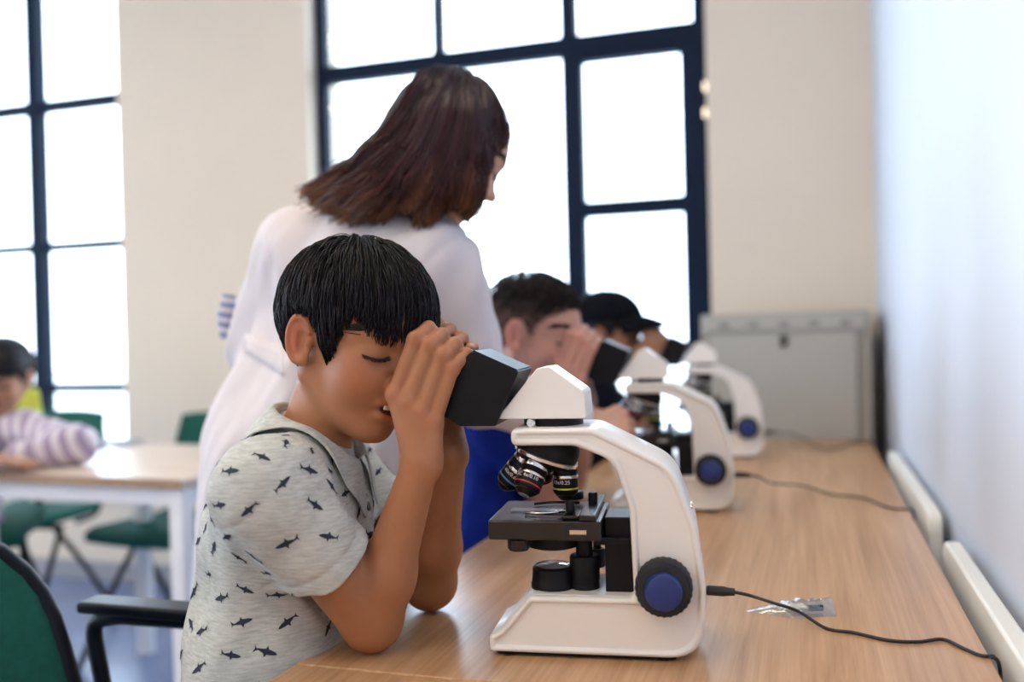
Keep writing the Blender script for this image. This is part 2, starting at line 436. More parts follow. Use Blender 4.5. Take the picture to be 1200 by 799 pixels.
# ------------------------------------------------------------------ desks along the right wall
DX0, DX1 = -0.544, 0.177
def desk(name, y0, y1, label):
    r = empty(name, ((DX0+DX1)/2, (y0+y1)/2, 0)); props(r, label, 'desk', 'oak desks along the white wall')
    hx, hy = (DX1-DX0)/2, (y1-y0)/2
    box('desk_top', (-hx, -hy, DESK_Z-.025), (hx, hy, DESK_Z), M['oak'], r, bevel=.0025)
    for sx in (-1, 1):
        for sy in (-1, 1):
            box('leg', (sx*(hx-.06)-.02, sy*(hy-.06)-.02, 0), (sx*(hx-.06)+.02, sy*(hy-.06)+.02, DESK_Z-.0255), M['white_metal'], r, bevel=.004)
    for sy in (-1, 1): box('apron', (-hx+.085, sy*(hy-.06)-.012, DESK_Z-.085), (hx-.085, sy*(hy-.06)+.012, DESK_Z-.0255), M['white_metal'], r, bevel=.003)
    return r
desk('desk', .8915, 3.068, 'long oak desk carrying the three microscopes')
desk('desk', -.62, .8885, 'nearer oak desk, only its corner shown below the seam')

# ------------------------------------------------------------------ metal cabinet in the corner
CY0 = 3.085
cx0, cx1 = on_y(822, 430, CY0)[0], on_y(1022, 430, CY0)[0]
ctop = on_y(920, 366, CY0)[2]
cab = empty('metal_cabinet', ((cx0+cx1)/2, CY0, 0)); props(cab, 'light grey metal cabinet with black lock in the corner behind the desk', 'cabinet')
hw = (cx1-cx0)/2
box('body', (-hw, .012, .0), (hw, .38, ctop), M['grey_metal2'], cab, bevel=.004)
dz1 = ctop - .065
box('door', (-hw+.03, -.004, .05), (hw-.045, .0115, dz1), M['grey_metal'], cab, bevel=.003)
box('front_panel', (-hw+.004, .0, dz1+.006), (hw-.02, .0118, ctop-.012), M['grey_metal'], cab, bevel=.002)
box('edge_strip', (hw-.016, -.003, .02), (hw-.002, .0118, ctop-.004), M['grey_metal2'], cab, bevel=.002)
for i in range(5):
    x = -hw + .075 + i*.1*hw*2/.56
    box('vent_slot', (x-.016, -.003, ctop-.045), (x+.016, .001, ctop-.030), M['dark_vent'], cab, bevel=.002)
lk = box('lock', (-.012, -.012, dz1-.045), (.010, -.0035, dz1-.006), M['dark_slot'], cab, bevel=.004)

# ------------------------------------------------------------------ panel radiators between desk and wall
def radiator(y0, y1, label, ztop):
    r = empty('radiator', (.205, (y0+y1)/2, ztop-.5)); props(r, label, 'radiator', 'panel radiators on the white wall')
    h = (y1-y0)/2
    pts = rounded([(-h, 0), (h, 0), (h, .5), (-h, .5)], .03, 6)
    bm = bmesh.new(); a_ = [bm.verts.new((-.012, y, z)) for y, z in pts]; b_ = [bm.verts.new((.012, y, z)) for y, z in pts]
    bm.faces.new(a_); bm.faces.new(b_[::-1])
    for i in range(len(pts)): bm.faces.new((a_[i], a_[i-1], b_[i-1], b_[i]))
    bm_obj('panel', bm, M['radiator'], r, bevel=.005, seg=3)
    for s in (-1, 1): box('bracket', (.0125, s*h*.7-.02, .1), (.0258, s*h*.7+.02, .4), M['white_metal'], r)
radiator(1.76, 2.62, 'cream radiator panel farther along the wall beside the desk', .765)
radiator(.55, 1.58, 'cream radiator panel on the wall nearest the camera, beside the desk', .76)

# ------------------------------------------------------------------ chairs
def green_chair(name, label, loc, rz, group=None, pad=None):
    "stacking chair, seat faces local -y"
    r = empty(name, loc, rz); props(r, label, 'chair', group)
    pad = pad or M['chair_green']
    def shell(nm, pts, half_w, th, m, curve):
        V = []; F = []; k = len(pts); wn = 9
        for side in (0, 1):
            for (y, z, ny, nz) in pts:
                for j in range(wn):
                    u = -1 + 2*j/(wn-1); bend = curve * u*u
                    V.append((u*half_w*(1-.06*abs(u)**6), y + ny*(side*th) + (bend if nz < .5 else 0)*-1, z + nz*(side*th) + (bend*.6 if nz > .5 else 0)))
        def idx(s, i, j): return s*k*wn + i*wn + j
        for i in range(k-1):
            for j in range(wn-1):
                F.append((idx(1,i,j), idx(1,i,j+1), idx(1,i+1,j+1), idx(1,i+1,j)))
                F.append((idx(0,i,j), idx(0,i+1,j), idx(0,i+1,j+1), idx(0,i,j+1)))
        for i in range(k-1):
            F.append((idx(0,i,0), idx(1,i,0), idx(1,i+1,0), idx(0,i+1,0))); F.append((idx(0,i,wn-1), idx(0,i+1,wn-1), idx(1,i+1,wn-1), idx(1,i,wn-1)))
        for j in range(wn-1):
            F.append((idx(0,0,j), idx(0,0,j+1), idx(1,0,j+1), idx(1,0,j))); F.append((idx(0,k-1,j), idx(1,k-1,j), idx(1,k-1,j+1), idx(0,k-1,j+1)))
        me = bpy.data.meshes.new(nm); me.from_pydata(V, [], F); me.update()
        o = link(nm, me, m, r, smooth=True)
        b_ = o.modifiers.new('bevel', 'BEVEL'); b_.width = .008; b_.segments = 2; b_.limit_method = 'ANGLE'
        return o
    shell('seat', [(-.21, .440, 0, 1), (-.17, .455, 0, 1), (0, .452, 0, 1), (.14, .452, 0, 1), (.20, .462, 0, 1)], .22, .035, M['chair_green'], .012)
    bb = bmesh.new()
    rows = [(.225, .565), (.240, .65), (.262, .76), (.285, .868)]
    grid = {}
    for s in (0, 1):
        for i, (y, z) in enumerate(rows):
            for j in range(9):
                u = -1 + 2*j/8; hw_ = .20 - (.015 if i in (0, 3) else 0)
                grid[s, i, j] = bb.verts.new((u*hw_, y + s*.028 - .035*u*u, z - (.01*u*u if i == 3 else 0)))
    for i in range(3):
        for j in range(8):
            bb.faces.new([grid[0,i,j], grid[0,i,j+1], grid[0,i+1,j+1], grid[0,i+1,j]]); bb.faces.new([grid[1,i,j], grid[1,i+1,j], grid[1,i+1,j+1], grid[1,i,j+1]])
    for i in range(3):
        for j in (0, 8): bb.faces.new([grid[0,i,j], grid[1,i,j], grid[1,i+1,j], grid[0,i+1,j]])
    for j in range(8):
        for i in (0, 3): bb.faces.new([grid[0,i,j], grid[0,i,j+1], grid[1,i,j+1], grid[1,i,j]])
    bm_obj('backrest', bb, pad, r, bevel=.010, seg=3)
    for s in (-1, 1):
        tube('leg', [(s*.17, .02, .437), (s*.20, -.12, .22), (s*.225, -.235, .0)], .0115, M['chair_black'], r, n=8, samples=12)
        tube('leg', [(s*.17, -.02, .437), (s*.20, .14, .22), (s*.225, .265, .0)], .0115, M['chair_black'], r, n=8, samples=12)
        tube('back_post', [(s*.17, .10, .435), (s*.185, .21, .46), (s*.17, .262, .62), (s*.165, .288, .76)], .010, M['chair_black'], r, n=8, samples=16)
    tube('seat_rail', [(-.17, 0, .436), (0, 0, .434), (.17, 0, .436)], .011, M['chair_black'], r, n=8, samples=6)
    return r
for lab_, x_, y_, rz_ in (('green chair behind the table, its back rising beside the striped sleeve', -2.84, 2.75, 4), ('green chair behind the table, right one, half hidden by the lab coat', -2.12, 2.70, -6)):
    gc = green_chair('green_chair', lab_, (x_, y_, 0), math.radians(rz_), 'green chairs behind the table'); gc.scale = (.96, .96, .96)

# ------------------------------------------------------------------ table on the left
tc_ = on_z(216, 562, DESK_Z)
tb = empty('school_table', (tc_[0]-.37, tc_[1]+.36, 0), math.radians(-2.0)); props(tb, 'pale wooden table with white legs in front of the green chairs', 'table')
box('table_top', (-.37, -.345, DESK_Z-.028), (.37, .345, DESK_Z), M['table_top'], tb, bevel=.004)
box('edge_band', (-.369, -.348, DESK_Z-.027), (.369, -.3455, DESK_Z-.001), M['oak_edge'], tb)
for sx in (-1, 1):
    for sy in (-1, 1):
        box('leg', (sx*.344-.022, sy*.315-.022, 0), (sx*.344+.022, sy*.315+.022, DESK_Z-.0285), M['white_metal'], tb, bevel=.004)
for sy in (-1, 1): box('apron', (-.321, sy*.315-.011, DESK_Z-.075), (.321, sy*.315+.011, DESK_Z-.0285), M['white_metal'], tb, bevel=.003)
for sx in (-1, 1): box('apron', (sx*.344-.011, -.293, DESK_Z-.075), (sx*.344+.011, .293, DESK_Z-.0285), M['white_metal'], tb, bevel=.003)

# ------------------------------------------------------------------ the boy's armchair (black frame, green pad)
ac = empty('armchair', (-.862, .862, -.0), math.radians(0)); props(ac, 'black framed armchair with green padded back, under the boy in grey', 'chair')
AX = lambda p: tuple(np.asarray(p) - np.array([-.83, .87, 0]))
box('seat', (-.17, -.23, .40), (.23, .23, .445), M['chair_green'], ac, bevel=.02, seg=3)
box('seat_pan', (-.16, -.22, .375), (.22, .22, .3995), M['chair_black'], ac, bevel=.008)
# backrest: rounded shell leaning back, right edge towards the desk side
back_pts = []
bb = bmesh.new(); grid = {}
NR, NJ = 9, 13
for s in (0, 1):
    for i in range(NR):
        t = i/(NR-1); z = .49 + .345*t; x = -.135 - .115*t**1.15
        half = .195*(1 - .22*max(0, (t-.62)/.38)**2.2)
        for j in range(NJ):
            u = -1 + 2*j/(NJ-1)
            grid[s,i,j] = bb.verts.new((x + .035*u*u*1 - s*.03, u*half, z - .03*abs(u)**3*max(0, (t-.6)/.4)))
for i in range(NR-1):
    for j in range(NJ-1):
        bb.faces.new([grid[0,i,j], grid[0,i,j+1], grid[0,i+1,j+1], grid[0,i+1,j]]); bb.faces.new([grid[1,i,j], grid[1,i+1,j], grid[1,i+1,j+1], grid[1,i,j+1]])
ring = [(i, 0) for i in range(NR)] + [(NR-1, j) for j in range(1, NJ)] + [(i, NJ-1) for i in range(NR-2, -1, -1)] + [(0, j) for j in range(NJ-2, 0, -1)]
for a, b_ in zip(ring, ring[1:] + ring[:1]): bb.faces.new([grid[0,a[0],a[1]], grid[0,b_[0],b_[1]], grid[1,b_[0],b_[1]], grid[1,a[0],a[1]]])
edge_pts = [np.array(grid[0,a,b_].co) + np.array([-.015, 0, 0]) for a, b_ in ring]
bm_obj('backrest', bb, M['chair_green'], ac, smooth=True)
pts = np.array(edge_pts + edge_pts[:1])
link('back_frame', tube_mesh('back_frame', pts, .0165, 10, False), M['chair_black'], ac, smooth=True)
for s in (-1, 1):
    tube('back_post', [(-.12, s*.15, .41), (-.165, s*.15, .45), (-.16, s*.16, .53), (-.19, s*.165, .62)], .014, M['chair_black'], ac, n=8, samples=16)
    yy = s*.262
    # arm: flat pad on a bent post
    post = [(-.120, s*.235, .40), (-.130, yy, .47), (-.155, yy, .60), (-.165, yy, .672), (-.13, yy, .69), (-.07, yy, .693), (.06, yy, .693), (.10, yy, .68), (.115, yy, .62), (.10, yy, .48), (.09, s*.235, .40)]
    tube('arm_post', post, .0125, M['chair_black'], ac, n=10, samples=60)
    bmx = bmesh.new(); add_prism(bmx, rounded([(-.178, .698), (.13, .698), (.13, .716), (-.178, .716)], .008, 4), yy-.025, yy+.025)
    bm_obj('armrest_pad', bmx, M['chair_black'], ac, bevel=.006)
    for fx in (-1, 1):
        tube('leg', [(.02+fx*.12, s*.20, .376), (.02+fx*.15, s*.225, .2), (.02+fx*.175, s*.24, .0)], .0125, M['chair_black'], ac, n=8, samples=10)
# ------------------------------------------------------------------ microscopes
def make_microscope():
    r = empty('microscope')
    W, B, S = M['mic_white'], M['mic_black'], M['mic_satin']
    # stand: base and arm in one casting, its sides recessed inside a raised rim
    outer = [(.000, .0005), (.2320, .0005), (.2370, .075), (.2290, .140), (.206, .205), (.122, .2475), (.030, .2475),
             (.030, .2285), (.100, .2285), (.142, .212), (.158, .160), (.161, .0640), (.0460, .0635), (.0130, .0250), (.000, .0180)]
    radii = [.005, .052, .03, .06, .05, .03, .008, .008, .03, .035, .06, .006, .006, .012, .006]
    def inset(t):
        p = np.array(outer); e = np.roll(p, -1, 0) - p; e /= np.linalg.norm(e, axis=1)[:, None]
        nrm = np.stack([-e[:, 1], e[:, 0]], 1); a, b = np.roll(nrm, 1, 0), nrm
        mt = (a + b)/(1 + (a*b).sum(1))[:, None]
        return np.array(rounded([tuple(v) for v in p + mt*t], [max(.002, q - t) for q in radii], 7))
    HW = .053
    bm = bmesh.new(); rings = []
    steps = [(.0086, HW-.0040), (.0078, HW-.0040), (.0064, HW-.0018), (.0052, HW-.0002), (.0034, HW), (.0012, HW-.0014), (.0, HW-.0050)]
    for t, y in steps: rings.append([bm.verts.new((x, -y, z)) for x, z in inset(t)])
    for t, y in steps[::-1]: rings.append([bm.verts.new((x, y, z)) for x, z in inset(t)])
    n = len(rings[0])
    for ra, rb in zip(rings, rings[1:]):
        for i in range(n): bm.faces.new((ra[i], ra[(i+1) % n], rb[(i+1) % n], rb[i]))
    bm.faces.new(rings[0][::-1]); bm.faces.new(rings[-1])
    o = bm_obj('stand', bm, W, r, smooth=True); o.data.set_sharp_from_angle(angle=math.radians(50))
    bm = bmesh.new(); pts = rounded([(.006, -.048), (.205, -.048), (.205, .048), (.006, .048)], .01, 4)
    a_ = [bm.verts.new((x, y, -.0022)) for x, y in pts]; b_ = [bm.verts.new((x, y, .0004)) for x, y in pts]
    bm.faces.new(a_[::-1]); bm.faces.new(b_)
    for i in range(len(pts)): bm.faces.new((a_[i-1], a_[i], b_[i], b_[i-1]))
    bm_obj('base_plate', bm, B, r)
    box('platform_inlay', (.052, -.044, .0634), (.155, .044, .0642), W, r, bevel=.0003)
    # rubber feet
    for x in (.02, .19):
        for y in (-.040, .040): lathe('foot', [(.007, -.004), (.007, .001)], M['rubber'], r, at((x, y, 0)), n=16)
    # socket under the head
    lathe('head_socket', [(.036, .2290), (.0375, .231), (.0375, .246), (.036, .2478)], W, r, at((.071, 0, 0)), n=40)
    lathe('dovetail_ring', [(.034, .2478), (.034, .2570)], B, r, at((.071, 0, 0)), n=40)
    lathe('set_screw', [(.0055, 0), (.0055, .005), (.0045, .0062)], M['chrome'], r, at((.052, -.030, .252), (-.35, -.93, 0)), n=16)
    # head wedge
    prof = [(.012, .2570), (.0585, .3130), (.0720, .3145), (.1110, .2860), (.1130, .2570)]
    bm = bmesh.new(); add_prism(bm, rounded(prof, [.003, .006, .006, .010, .004], 4), -.040, .040)
    for v in bm.verts:
        t = max(0, (v.co.z - .26) / .055); v.co.y *= 1 - .16*t
    bm_obj('head', bm, W, r, bevel=.004, seg=3)
    # binocular housing
    prof = [(.0400, .3100), (-.0120, .3345), (-.0560, .2915), (-.0550, .2665), (-.0280, .2500), (.0125, .2500)]
    bm = bmesh.new(); add_prism(bm, rounded(prof, [.002, .008, .010, .008, .010, .003], 5), -.047, .047)
    h = bm_obj('binocular_housing', bm, B, r, bevel=.007, seg=3)
    d = Vector((-.84, 0, .54)).normalized()
    bm = bmesh.new(); add_prism(bm, rounded([(.0385, .3122), (-.0100, .3348), (-.0125, .3335), (.0370, .3090)], .001, 3), -.046, .046)
    bm_obj('housing_ridge', bm, B, h, bevel=.0008)
    for s in (-1, 1):
        p0 = Vector((-.024, s*.0285, .301))
        t = lathe('eyepiece_tube', [(.0165, 0), (.0165, .030), (.0155, .031), (.0155, .040)], B, r, at(p0, d), n=28)
        lathe('chrome_ring', [(.0168, .040), (.0172, .041), (.0172, .045), (.0168, .046)], M['chrome'], t, at(p0, d), n=28)
        lathe('eyecup', [(.0150, .046), (.0165, .050), (.0175, .068), (.0160, .073), (.0120, .073)], M['rubber'], t, at(p0, d), n=28)
        lathe('eye_lens', [(.0118, .0735), (.009, .0745)], M['lens'], t, at(p0, d), n=20)
    # revolving nosepiece and objectives
    ax = Vector((-.34, 0, -.94)).normalized(); c0 = Vector((.069, 0, .231))
    lathe('nosepiece', [(.028, -.004), (.034, .002), (.036, .010), (.036, .019)], B, r, at(c0, ax), n=40)
    lathe('nosepiece_ring', [(.0365, .0192), (.0375, .0202), (.0375, .0232), (.0365, .0242)], M['chrome'], r, at(c0, ax), n=40)
    lathe('nosepiece_skirt', [(.036, .0244), (.031, .0300), (.020, .0320)], B, r, at(c0, ax), n=40)
    def objective(p, dd, L, rad, band, text):
        Mx = at(p, dd)
        o = lathe('objective', [(rad*.95, -.004), (rad, .0025), (rad, L*.36), (rad*1.02, L*.37), (rad*1.02, L*.80), (rad*.82, L*.88), (rad*.55, L*.97), (rad*.45, L)], B, r, Mx, n=32)
        lathe('chrome_ring', [(rad*1.015, .004), (rad*1.04, .005), (rad*1.04, .0095), (rad*1.015, .0105)], M['chrome'], o, Mx, n=32)
        lathe('knurled_ring', [(rad*1.03, L*.40), (rad*1.05, L*.41), (rad*1.05, L*.47), (rad*1.03, L*.48)], M['chrome'], o, Mx, n=48, ribs=1, rib_depth=.0003)
        lathe('colour_band', [(rad*1.022, L*.70), (rad*1.034, L*.705), (rad*1.034, L*.735), (rad*1.022, L*.74)], band, o, Mx, n=32)
        lathe('lens_tip', [(rad*.44, L*1.0005), (rad*.40, L*1.012)], M['lens'], o, Mx, n=16)
        lathe('tip_ring', [(rad*.84, L*.865), (rad*.86, L*.87), (rad*.80, L*.885)], M['chrome'], o, Mx, n=32)
        if text: # engraved lettering, bent round the barrel
            cu = bpy.data.curves.new('lettering', 'FONT'); cu.body = text; cu.size = .0062; cu.align_x = 'CENTER'; cu.resolution_u = 2
            ob = bpy.data.objects.new('tmp', cu); COL.objects.link(ob)
            me = bpy.data.meshes.new_from_object(ob.evaluated_get(bpy.context.evaluated_depsgraph_get()))
            bpy.data.objects.remove(ob); bpy.data.curves.remove(cu)
            R = rad*1.02 + .00015
            X = np.array(Mx.to_3x3()); Oz = np.array(Mx.translation)
            # angle facing the near side (local -y)
            v = X.T @ np.array([-.25, -1, 0]); a0 = math.atan2(v[1], v[0])
            # which way the letters run
            for vv in me.vertices:
                x, y, _ = vv.co
                a = a0 - (x / R)
                q = np.array([R*math.cos(a), R*math.sin(a), L*.57 - y])
                # right of a reader outside, with the barrel's tip pointing down
                a2 = a0 + (x / R) * -1
                vv.co = Vector(Oz + X @ np.array([R*math.cos(a2), R*math.sin(a2), L*.60 - y]))
            link('lettering', me, M['print_white'], o)
        return o
    objective(Vector((.083, 0, .209)), Vector((.0, 0, -1)), .048, .0142, M['band_yellow'], '10x/0.25')
    objective(Vector((.054, -.018, .207)), Vector((-.32, -.46, -.83)), .042, .0155, M['band_red'], 'HC 4x/0.10')
    objective(Vector((.042, .003, .211)), Vector((-.66, .02, -.75)), .050, .0145, M['band_blue'], '40x/0.65')
    objective(Vector((.058, .020, .209)), Vector((-.25, .50, -.83)), .042, .0135, M['band_red'], None)
    # stage
    st = box('stage', (.004, -.060, .1265), (.128, .060, .1480), S, r, bevel=.002)
    lathe('aperture_ring', [(.026, .1481), (.026, .1487), (.022, .1489)], M['rubber'], st, at((.072, 0, 0)), n=36)
    lathe('aperture', [(.010, .1490), (.0095, .1493)], M['lens'], st, at((.072, 0, 0)), n=24)
    lathe('stage_lug', [(.0105, .114), (.0125, .117), (.0125, .1262)], S, st, at((.036, -.050, 0)), n=24)
    box('slide_guide', (.104, -.060, .1482), (.122, .075, .1545), S, r, bevel=.0015)
    cl = box('slide_holder', (.085, -.052, .1482), (.1035, -.020, .1525), S, r, bevel=.0015)
    tube('slide_clip', [(.088, -.02, .152), (.075, -.028, .1515), (.055, -.032, .151), (.040, -.026, .1505)], .0017, M['chrome'], cl, n=6, samples=14)
    tube('slide_clip', [(.095, .028, .152), (.078, .034, .1515), (.058, .034, .151), (.042, .026, .1505)], .0017, S, cl, n=6, samples=14)
    box('slide_carrier', (.020, -.014, .1492), (.098, .004, .1502), M['slide_glass'], r)
    for (x, y, rr, hh) in ((.092, -.034, .0052, .012), (.112, .020, .0055, .012), (.086, .050, .0120, .008)):
        lathe('clamp_knob', [(rr*.8, .1525), (rr, .1535), (rr, .1525+hh), (rr*.85, .154+hh)], B, r, at((x, y, 0)), n=20)
    box('label_plate', (.094, -.0603, .134), (.112, -.0600, .1385), M['chrome'], st)
    tube('stage_control_rod', [(.112, .058, .127), (.112, .058, .10), (.112, .058, .085)], .005, B, r, n=10, samples=8)
    lathe('stage_control_knob', [(.0085, .070), (.0095, .072), (.0095, .090), (.0085, .092)], M['rubber'], r, at((.112, .058, 0)), n=24, ribs=1, rib_depth=.0006)
    # stage rack bracket
    box('stage_bracket', (.1285, -.028, .062), (.1625, .028, .1465), B, r, bevel=.002)
    box('bracket_lip', (.118, -.040, .1180), (.1580, .040, .1264), B, r, bevel=.002)
    # condenser and its column
    lathe('condenser', [(.024, .108), (.030, .110), (.031, .118), (.028, .126)], B, r, at((.068, -.004, 0)), n=36)
    lathe('condenser_lever', [(.003, 0), (.003, .012)], B, r, at((.040, -.012, .114), (-1, -.3, 0)), n=10)
    cn = lathe('column', [(.0165, .0636), (.0165, .073), (.0170, .0735), (.0170, .0985), (.0155, .1010)], B, r, at((.104, -.012, 0)), n=32)
    lathe('column_rod', [(.0095, .1012), (.0095, .128)], B, cn, at((.104, -.012, 0)), n=24)
    il = lathe('illuminator', [(.0255, .0636), (.0255, .069), (.0245, .0705), (.0235, .086), (.0210, .0885), (.0190, .0885)], B, r, at((.068, -.010, 0)), n=40)
    lathe('field_lens', [(.0188, .0870), (.0188, .0887), (.014, .0905), (.006, .0913)], M['lens'], il, at((.068, -.010, 0)), n=32)
    # focus knobs
    for s in (-1, 1):
        Mx = at((.193, s*.0475, .080), (0, s, 0))
        k = lathe('coarse_knob', [(.024, 0), (.0300, .003), (.0305, .006), (.0305, .022), (.0290, .026), (.0230, .0275)], M['rubber'], r, Mx, n=56, ribs=1, rib_depth=.0009)
        lathe('knob_face', [(.0260, .0270), (.0255, .0285), (.0215, .0295)], M['rubber'], k, Mx, n=40)
        lathe('fine_knob', [(.0195, .0296), (.0195, .036), (.0180, .0395), (.0120, .0410)], M['knob_blue'], r, Mx, n=40)
    lathe('power_socket', [(.0075, 0), (.0075, .003), (.0055, .0036)], M['chrome'], r, at((.2345, -.012, .064), (1, 0, .02)), n=20)
    for z, y in ((.158, -.030), (.163, -.040)): lathe('screw', [(.0025, 0), (.0025, .0012)], M['chrome'], r, at((.2235+.0005*(.16-z), y*.8, z), (1, 0, .25)), n=10)
    return r
M['slide_glass'] = glass_mat('slide_glass', (.9, .95, .95))
def copy_tree(o, parent=None):
    c = o.copy(); COL.objects.link(c); c.parent = parent
    for ch in list(o.children): copy_tree(ch, c)
    return c
mic1 = make_microscope()
mic2 = copy_tree(mic1); mic3 = copy_tree(mic1)
MIC_A = math.radians(7.3)
e1 = np.array([math.cos(MIC_A), math.sin(MIC_A), 0]); n1 = np.array([-e1[1], e1[0], 0])
m1o = on_z(573, 769, DESK_Z) + n1*.0535
mic1.location = (*m1o[:2], DESK_Z + .004); mic1.rotation_euler.z = MIC_A
def place_mic(o, px, py, rz):
    "rear near corner of the base stands at the desk point seen at (px, py)"
    c = on_z(px, py, DESK_Z); a = math.radians(rz)
    off = np.array([.225*math.cos(a) + .053*math.sin(a), .225*math.sin(a) - .053*math.cos(a), 0])
    o.location = (c[0]-off[0], c[1]-off[1], DESK_Z + .004); o.rotation_euler.z = a
place_mic(mic2, 854, 601, 5); place_mic(mic3, 891, 537, 4)
GM = 'white binocular microscopes on the oak desk'
props(mic1, 'white microscope nearest the camera, used by the boy in the grey shark-print shirt', 'microscope', GM)
props(mic2, 'middle white microscope, used by the boy in blue', 'microscope', GM)
props(mic3, 'farthest white microscope, used by the boy in the black cap', 'microscope', GM)

# ------------------------------------------------------------------ power cables
def mic_pt(o, p):
    a = o.rotation_euler.z; return np.array([o.location.x + p[0]*math.cos(a) - p[1]*math.sin(a), o.location.y + p[0]*math.sin(a) + p[1]*math.cos(a), o.location.z + p[2]])
def cable(o, pix, label, drop):
    s0 = mic_pt(o, (.2382, -.012, .064)); s1 = mic_pt(o, (.268, -.013, .063))
    r = empty('power_cable', s0); props(r, label, 'cable', 'black microscope power cables')
    zz = DESK_Z + .0024
    pts = [s1, mic_pt(o, (.285, -.015, .060))]
    for i, (x, y) in enumerate(pix):
        h = max(0, .035*(1 - i/1.6)) if i < 2 else 0
        p = on_z(x, y, zz + h); pts.append(p)
    y_ = pts[-1][1]; pts += [np.array([.1765, y_ - .003, zz + .0005]), np.array([.1840, y_ - .004, zz - .008]), np.array([.1848, y_ - .004, zz - .06]), np.array([.1848, y_, zz - .3])]
    c = tube('cord', [p - s0 for p in pts], .0020, M['cable'], r, n=8, samples=110)
    d = s1 - s0; L = float(np.linalg.norm(d))
    lathe('plug', [(.0032, 0), (.0055, .0008), (.0055, L*.62), (.0046, L*.75), (.0040, L*1.02)], M['cable'], r, at((0, 0, 0), d), n=20)
    return r
cable(mic1, [(905, 706), (935, 716), (968, 736), (1000, 741), (1040, 750), (1075, 752), (1105, 749), (1130, 760), (1150, 768), (1164, 769)], 'black power cable of the nearest microscope, running past the plastic sachet', [(.020, 0, -.006), (.027, -.004, -.05), (.028, 0, -.3)])
cable(mic2, [(905, 566), (940, 569), (975, 579), (1010, 583), (1040, 594), (1056, 596)], 'thin power cable of the middle microscope, crossing the desk', [(.016, 0, -.006), (.02, 0, -.06), (.02, 0, -.3)])
cable(mic3, [(925, 507), (945, 516), (965, 526), (985, 524), (1000, 518), (1012, 519)], 'thin power cable of the farthest microscope, in front of the cabinet', [(.016, -.01, -.004), (.022, -.01, -.06), (.022, -.01, -.3)])

# clear sachet with a paper slip
sq = [on_z(x, y, DESK_Z) for x, y in ((873, 716), (918, 706), (975, 703), (980, 722), (962, 729), (905, 722))]
sc_ = np.mean(sq, axis=0)
sr = empty('plastic_sachet', sc_); props(sr, 'crumpled clear plastic sachet lying under the nearest cable', 'sachet')
M['film'] = glass_mat('plastic_film', (.90, .91, .93), 5.5, .22)
def sachet_mesh():
    U, Vn = 26, 14; V = []; F = []; rg = np.random.default_rng(3)
    a = sq[0]; b = (sq[2]); c = sq[3]; d = sq[4]*.5 + sq[5]*.5
    wob = rg.normal(0, 1, (U, Vn))
    for _ in range(2): wob = (wob + np.roll(wob, 1, 0) + np.roll(wob, -1, 0) + np.roll(wob, 1, 1) + np.roll(wob, -1, 1)) / 5
    for side in (1, 0):
        for i in range(U):
            for j in range(Vn):
                u = i/(U-1); v = j/(Vn-1)
                q = (a*(1-u) + b*u)*(1-v) + (d*(1-u)+c*u)*v
                env = (math.sin(math.pi*min(1, max(0, u)))*math.sin(math.pi*v))**.6 if 0 < u < 1 and 0 < v < 1 else 0
                z = DESK_Z + .0004 + side*((.010*env + .012*abs(wob[i,j])*env + .004*max(0, u-.8)*5*(1-v)))
                V.append((q[0]-sc_[0], q[1]-sc_[1], z - sc_[2]))
    n = U*Vn
    for s in (0, 1):
        for i in range(U-1):
            for j in range(Vn-1):
                k = s*n + i*Vn + j; F.append((k, k+1, k+Vn+1, k+Vn) if s else (k, k+Vn, k+Vn+1, k+1))
    me = bpy.data.meshes.new('film'); me.from_pydata(V, [], F); me.update(); return me
link('film', sachet_mesh(), M['film'], sr, smooth=True)
bm = bmesh.new(); add_box(bm, (-.016, -.010, .0025), (.014, .012, .0031)); slip = bm_obj('paper_slip', bm, mat('slip_paper', (.72, .68, .55), .8, var=.05), sr); slip.rotation_euler = (0, 0, .35); slip.location = (-.004, 0, .003)
lathe('spare_fuse', [(.004, 0), (.004, .018)], M['mic_satin'], sr, at((.012, -.004, .006), (1, .3, 0)), n=12)
# ------------------------------------------------------------------ implicit-surface modelling (smooth bodies and clothes)
def smin(a, b, k):
    h = np.maximum(k - np.abs(a - b), 0) / k
    return np.minimum(a, b) - h*h*k*.25
def smax(a, b, k): return -smin(-a, -b, k)
def A3(v): return np.asarray(v, np.float32)
def sph(p, c, r): return np.linalg.norm(p - A3(c), axis=-1) - r
def ell(p, c, r, R=None):
    q = p - A3(c)
    if R is not None: q = q @ np.asarray(R, np.float32)
    r = A3(r); k0 = np.linalg.norm(q / r, axis=-1); k1 = np.linalg.norm(q / (r*r), axis=-1)
    return np.where(k1 > 1e-6, k0*(k0 - 1)/np.maximum(k1, 1e-6), -float(r.min()))
def rc(p, a, b, ra, rb):
    a, b = A3(a), A3(b); ab = b - a; L2 = float(ab @ ab) + 1e-12
    t = np.clip(((p - a) @ ab) / L2, 0, 1)
    return np.linalg.norm(p - a - t[..., None]*ab, axis=-1) - (ra + (rb - ra)*t)
def rce(p, a, b, ra, rb, side, flat):
    "round cone squashed along 'side' by factor flat (<1)"
    a, b, s = A3(a), A3(b), A3(side); s = s/np.linalg.norm(s)
    ab = b - a; L2 = float(ab @ ab) + 1e-12
    t = np.clip(((p - a) @ ab) / L2, 0, 1)
    q = p - a - t[..., None]*ab
    u = q @ s; q = q + (u*(1/flat - 1))[..., None]*s
    return (np.linalg.norm(q, axis=-1) - (ra + (rb - ra)*t)) * (flat*.5 + .5)
def plane(p, c, n):
    n = A3(n); n = n/np.linalg.norm(n); return (p - A3(c)) @ n
def U(fn, k=.01): return ('u', k, fn)
def SUB(fn, k=.01): return ('s', k, fn)
def CUT(fn, k=.004): return ('i', k, fn)
